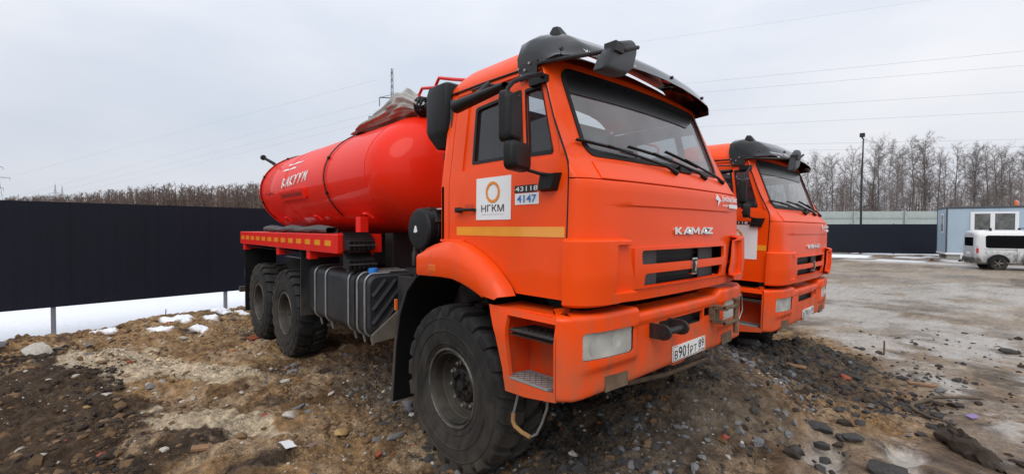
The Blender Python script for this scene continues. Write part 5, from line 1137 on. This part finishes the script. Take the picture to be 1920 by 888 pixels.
# ------------------------------------------------------------------ stones, rubble, debris
SG = mat('stone_grey', (.15, .15, .155), .9, var=.35, vscale=9, bump=.4, bscale=30); SD = mat('stone_dark', (.045, .042, .04), .9, var=.4, vscale=9, bump=.4, bscale=30)
SP = mat('stone_pale', (.42, .39, .34), .9, var=.3, vscale=9, bump=.4, bscale=30); SO = mat('stone_ochre', (.38, .24, .10), .9, var=.35, vscale=9, bump=.4, bscale=30)
SB = mat('brick_red', (.30, .068, .035), .9, var=.3, vscale=12, bump=.3, bscale=40); SC = mat('dirt_clod', (.15, .09, .045), .95, var=.35, vscale=9, bump=.5, bscale=40); SCD = mat('black_clod', (.036, .025, .017), .95, var=.4, vscale=9, bump=.5, bscale=40)
def rock_verts(seed, sub=2, flat=.7, cuts=9, elong=1.):
    bm = bmesh.new(); bmesh.ops.create_icosphere(bm, subdivisions=sub, radius=1); r = random.Random(seed)
    pl = [(Vector((r.gauss(0, 1), r.gauss(0, 1), r.gauss(0, 1))).normalized(), r.uniform(.45, .82)) for _ in range(cuts)]
    for v in bm.verts:
        for n, d in pl:
            k = v.co.dot(n)
            if k > d: v.co -= n*(k-d)
        v.co *= 1+r.gauss(0, .045); v.co.z *= flat; v.co.x *= elong
    V = np.array([v.co[:] for v in bm.verts]); Fc = np.array([[w_.index for w_ in f.verts] for f in bm.faces]); bm.free(); return V/np.abs(V).max()*.5, Fc
ROCKS = [rock_verts(200+i, 2, (.55, .7, .85)[i % 3], 14, (1.0, 1.4, 1.2)[i % 3]) for i in range(8)]
RM = {}
def rock_mesh(i, m):
    if (i, m.name) not in RM:
        V, Fc = ROCKS[i]; me = big_mesh('stone', V, Fc, 3); me.materials.append(m); finish(me, 28); RM[(i, m.name)] = me
    return RM[(i, m.name)]
rs = random.Random(11)
def stone(x_, y, size, m, label, group=None, name='stone', cat='stone', sink=.36, i=None, rz_=None):
    o = link(name, rock_mesh(rs.randrange(8) if i is None else i, m)); o.scale = (size, size*rs.uniform(.7, 1.), size*rs.uniform(.7, 1.)); o.rotation_euler = (rs.uniform(-.3, .3), rs.uniform(-.3, .3), rs.uniform(0, 6.28) if rz_ is None else rz_)
    o.location = (x_, y, gz(x_, y)+size*.30-size*sink*.6); tag(o, label, cat, group)
for a in [(-6.55, -3.72, .48, SP, 'large pale grey stone slab on the dirt below the first fence post', 0), (-7.05, -4.25, .5, SG, 'grey concrete lump at the left edge beneath the fence', 1),
          (-2.89, -1.51, .17, SP, 'smooth pale cobble lying alone on the brown dirt left of the fuel tank', 1), (-1.57, -1.86, .15, SP, 'pale angular stone leaning on a dark one before the front wheel', 0),
          (-1.70, -1.73, .14, SG, 'rounded grey stone behind the pale angular one', 2), (-1.13, -1.56, .17, SO, 'bright ochre stone left of the front wheel', 3), (-.97, -1.06, .15, SP, 'pale cobble touching the front tyre beside the mudguard', 1),
          (-.72, -1.26, .16, SG, 'long grey stone at the foot of the front tyre', 4), (.52, -.42, .12, SP, 'whitish stone on the rubble at the bottom edge, under the bumper', 0), (.80, -.16, .13, SG, 'squarish blue-grey stone at the bottom edge below the headlight', 5),
          (.62, 3.0, .34, SG, 'big blue-grey boulder on the heap between the two trucks', 2), (.95, 1.87, .17, SG, 'bluish round stone below the number plate side of the bumper', 1), (1.74, 1.40, .24, SD, 'dark wedge-shaped stone at the lower right, left of its twin', 3),
          (1.96, 1.46, .24, SD, 'dark wedge-shaped stone at the lower right, right of its twin', 4), (2.88, 7.5, .34, SD, 'dark lump lying alone on the ice at the right edge', 1), (2.22, 1.05, .3, SD, 'dark stone cut by the bottom edge at the lower right', 6),
          (-5.1, -1.35, .2, SB, 'broken red brick piece behind the rear wheel', 0), (-1.73, -2.03, .12, SB, 'red brick shard on the dirt at the bottom left of the front wheel', 1), (-.62, -1.48, .10, SB, 'red brick shard close before the front tyre', 2),
          (-7.0, -2.2, .2, SB, 'reddish brick lump between the snow patches', 3), (.18, -.62, .11, SB, 'dull red brick shard under the hanging cable', 5), (-4.6, -1.75, .16, SO, 'yellowish stone on dirt beside the middle wheel', 4),
          (1.5, 3.6, .16, SB, 'red brick bit near the corner of the far truck', 6)]:
    stone(a[0], a[1], a[2], a[3], a[4], i=a[5], cat='brick' if a[3] is SB else 'stone', name='brick_piece' if a[3] is SB else 'stone')
zones = [(34, (-1.4, 1.5), (-1.0, 2.4), 'dark grey rubble stone heaped in front of the near truck', [SG, SD, SD, SG, SD], (.07, .19)), (30, (-4.8, -.3), (-2.6, -.9), 'small stone on the brown dirt left of the near truck', [SP, SG, SC, SG, SO], (.045, .11)),
         (26, (.7, 2.6), (1.6, 5.2), 'dark stone strewn over the muddy edge of the yard', [SD, SG, SD, SCD], (.06, .17)), (22, (-6.8, -2.0), (-3.9, -2.6), 'pale stone scattered on the dark soil at the lower left', [SP, SP, SG, SO], (.05, .14)), (16, (-7.9, -5.6), (-3.6, -1.2), 'stone or clod on the dirt crest below the fence', [SG, SP, SC, SC], (.08, .2)),
         (12, (-2.6, -.4), (-.9, .9), 'grey stone in the shade under the near truck', [SG, SP, SG], (.06, .14))]
ZT = [(z_, float(a), float(b)) for z_ in range(len(zones)) for a, b in zip(np.random.default_rng(20+z_).uniform(*zones[z_][1], zones[z_][0]), np.random.default_rng(40+z_).uniform(*zones[z_][2], zones[z_][0]))]
cnt = {}
def nth(n): return str(n)+('th' if 10 < n % 100 < 14 else {1: 'st', 2: 'nd', 3: 'rd'}.get(n % 10, 'th'))
ZT = [q_ for q_ in ZT if not any(abs(q_[1]-wx) < .62 and abs(q_[2]-wy) < .28 for wx in (0, -3.98, -5.31) for wy in (-1.02, 1.02))]
ZT.sort(key=lambda q_: (Vector((q_[1]-CAM.x, q_[2]-CAM.y, 0)).dot(_R))/(Vector((q_[1]-CAM.x, q_[2]-CAM.y, 0)).dot(_F)))
for z_, a, b in ZT:
    cnt[z_] = cnt.get(z_, 0)+1
    if any(abs(a-wx) < .62 and abs(b-wy) < .28 for wx in (0, -3.98, -5.31) for wy in (-1.02, 1.02)): continue
    n, _, _, lab, ms, sz = zones[z_]; stone(a, b, rs.uniform(*sz)*rs.uniform(.7, 1), rs.choice(ms), lab+', '+nth(cnt[z_])+' from the left', 'loose stones '+str(['before the bumper', 'on the brown dirt', 'at the yard edge', 'on the dark soil', 'below the fence', 'under the truck'][z_]))
# small rubble nobody could count
SMALL = [rock_verts(300+i, 1, .75, 8, (1., 1.3)[i % 2]) for i in range(6)]
def gravel(name, label, m, n, fx, size, seed):
    g_ = np.random.default_rng(seed); pts = fx(g_, n); x_, y = pts[:, 0], pts[:, 1]; z = terrain(x_, y)[0]; s = g_.lognormal(np.log(size), .62, len(x_)); s = np.clip(s, size*.3, size*3.6); VV = []; FF = []; o_ = 0
    for k in range(len(x_)):
        V, Fc = SMALL[k % 6]; a = g_.uniform(0, 6.28); c, sn = cos(a), sin(a); V2 = V*s[k]*g_.uniform(.7, 1.2, 3)
        VV.append(np.stack([V2[:, 0]*c-V2[:, 1]*sn+x_[k], V2[:, 0]*sn+V2[:, 1]*c+y[k], V2[:, 2]+z[k]+s[k]*.02], -1)); FF.append(Fc+o_); o_ += len(V)
    me = big_mesh(name, np.concatenate(VV), np.concatenate(FF), 3); me.materials.append(m); finish(me, 28); tag(link(name, me), label, 'rubble', kind='stuff')
def region(x0, x1, y0, y1, ns, seed):
    def f(g_, n):
        P = np.stack([g_.uniform(x0, x1, n*3), g_.uniform(y0, y1, n*3)], -1); k = fbm(P[:, 0], P[:, 1], ns, 4, seed); w_ = sst(.42, .62, k)+.06; P = P[g_.random(len(P)) < w_]; t = terrain(P[:, 0], P[:, 1]); P = P[(t[2] < .5) & (g_.random(len(P)) > t[1]*.8)]
        return P[:n]
    return f
gravel('rubble', 'small dark rubble covering the heap before the near truck', SD, 2600, region(-1.2, 2.0, -1.3, 3.4, 1.6, 1), .034, 1)
gravel('rubble', 'small grey rubble around the front wheel and under the trucks', SG, 1900, region(-3.4, 1.6, -1.7, 3.0, 1.3, 2), .030, 2)
gravel('rubble', 'dark rubble and mud lumps banked before the far truck', SD, 2400, region(-.2, 2.5, 2.2, 6.2, 1.5, 9), .036, 9)
gravel('soil_clods', 'brown earth clods over the dirt left of the near truck', SC, 5200, region(-8.0, 1.4, -4.4, 3.0, 1.1, 3), .032, 3)
gravel('soil_clods', 'black soil clods on the dark damp ground at the lower left', SCD, 3000, region(-6.6, -1.2, -4.4, -2.9, 1.0, 4), .028, 4)
gravel('pale_gravel', 'pale pebbles and mortar crumbs sprinkled over the dirt', SP, 1500, region(-7.5, 1.6, -4.2, 2.4, 1.2, 5), .019, 5)
gravel('brick_crumbs', 'tiny red brick crumbs in the rubble', SB, 160, region(-6, 1.4, -3.4, 2.2, 1.0, 6), .026, 6)
gravel('yard_rubble', 'dark mud lumps and grit strewn over the wet yard', SCD, 900, region(.6, 3.6, .8, 9.0, .8, 7), .034, 7)
# black chunk, branch, planks, scraps
ck = MB(); rows = []
for i in range(44):
    f = i/43; rr = .085*math.sin(pi*min(max(f, .03), .97))**.45*(.8+.5*float(vnoise(np.array(f*8.), np.array(2.), 3)))
    rows.append([(-.40+.80*f+.03*float(vnoise(np.array(f*9.), np.array(t*2), 8)), rr*1.25*cos(t)*(.6+.9*float(vnoise(np.array(f*11.), np.array(3*cos(t)+5), 4))), .05+rr*.9*sin(t)*(.5+1.0*float(vnoise(np.array(f*13.), np.array(3*cos(t)+2*sin(t)+9), 6)))) for t in lin(0, 2*pi, 21)[:-1]])
ck.grid(rows, closed=True); o = ck.build('charred_log', SCD, None, smooth=25); o.location = (2.60, 2.36, gz(2.6, 2.36)+.0); o.rotation_euler = (0, .05, radians(-62)+radians(90)*0); tag(o, 'long black charred chunk of wood on the mud at the lower right', 'log')
bp_ = [(2.02, 3.55), (2.10, 3.34), (2.18, 3.22), (2.14, 3.62), (2.22, 3.95)]
bc = [(2.42, 3.10), (2.30, 3.12), (2.19, 3.22), (2.13, 3.40), (2.13, 3.60), (2.18, 3.78), (2.26, 3.92)]
tag(MB().tube([(x_, y, gz(x_, y)+.035) for x_, y in bc], [.010, .016, .02, .022, .022, .02, .016], 7).build('bent_branch', mat('branch_brown', (.10, .075, .05), .9, var=.3), None), 'curved brown branch lying on the yard mud at the right', 'branch')
tag(MB().tube([(x_, y, gz(x_, y)+.03) for x_, y in ((2.22, 3.98), (2.45, 4.2), (2.66, 4.35))], [.02, .016, .01], 6).build('stick', MATS['branch_brown'], None), 'straight dark stick lying behind the curved branch', 'stick')
WOOD = mat('raw_wood', (.26, .145, .075), .85, var=.25, vscale=14)
for x_, y, rz_, Ln, lab in ((2.12, 4.55, .6, .30, 'short orange-brown board on the slush right of the far truck'), (1.05, 3.30, .3, .22, 'short brown board on the heap below the far bumper'), (1.02, 5.25, .9, .24, 'thin orange splinter before the far truck'), (-1.42, -2.55, 1.3, .12, 'small yellow wood chip at the lower left')):
    o = MB().box(-Ln/2, Ln/2, -.03, .03, 0, .022).build('board', WOOD, None, bevel=.003); o.location = (x_, y, gz(x_, y)+.02); o.rotation_euler = (.12, .08, rz_); tag(o, lab, 'board')
def scrap(x_, y, sz, m, lab, name='paper_scrap', cat='scrap'):
    r = random.Random(int(x_*100)); o = MB().grid([[(sz*(i/4-.5)*(1+r.uniform(-.1, .1)), sz*.7*(j/3-.5)*(1+r.uniform(-.15, .15)), .02*sz*10*r.uniform(0, .35)*.3) for j in range(4)] for i in range(5)]).build(name, m, None, solid=.003); o.location = (x_, y, gz(x_, y)+.03); o.rotation_euler = (.15, -.1, r.uniform(0, 6)); tag(o, lab, cat)
scrap(-1.03, -2.03, .12, WHITE, 'crumpled white scrap of paper on the dirt at the lower middle left')
scrap(-1.0, -1.85, .12, mat('dull_rag', (.22, .14, .11), .9), 'dull brownish rag beside the white scrap', 'rag', 'rag')
scrap(2.6, 3.55, .10, mat('violet_plastic', (.22, .16, .36), .5), 'violet plastic scrap on the mud right of the curved branch', 'plastic_scrap')
sk = MB().tube([(0, 0, 0), (.01, .01, .16)], .008, 5).build('peg', mat('rusty_peg', (.12, .05, .03), .8), None); sk.location = (-8.1, -2.15, gz(-8.1, -2.15)); tag(sk, 'thin rusty peg sticking up from the dirt edge before the snow', 'peg')
sk = MB().tube([(0, 0, 0), (.0, .01, .22)], .012, 5).build('peg', MATS['rusty_peg'], None); sk.location = (1.55, 6.0, gz(1.55, 6.0)); tag(sk, 'short dark peg standing in the ice right of the far truck', 'peg')
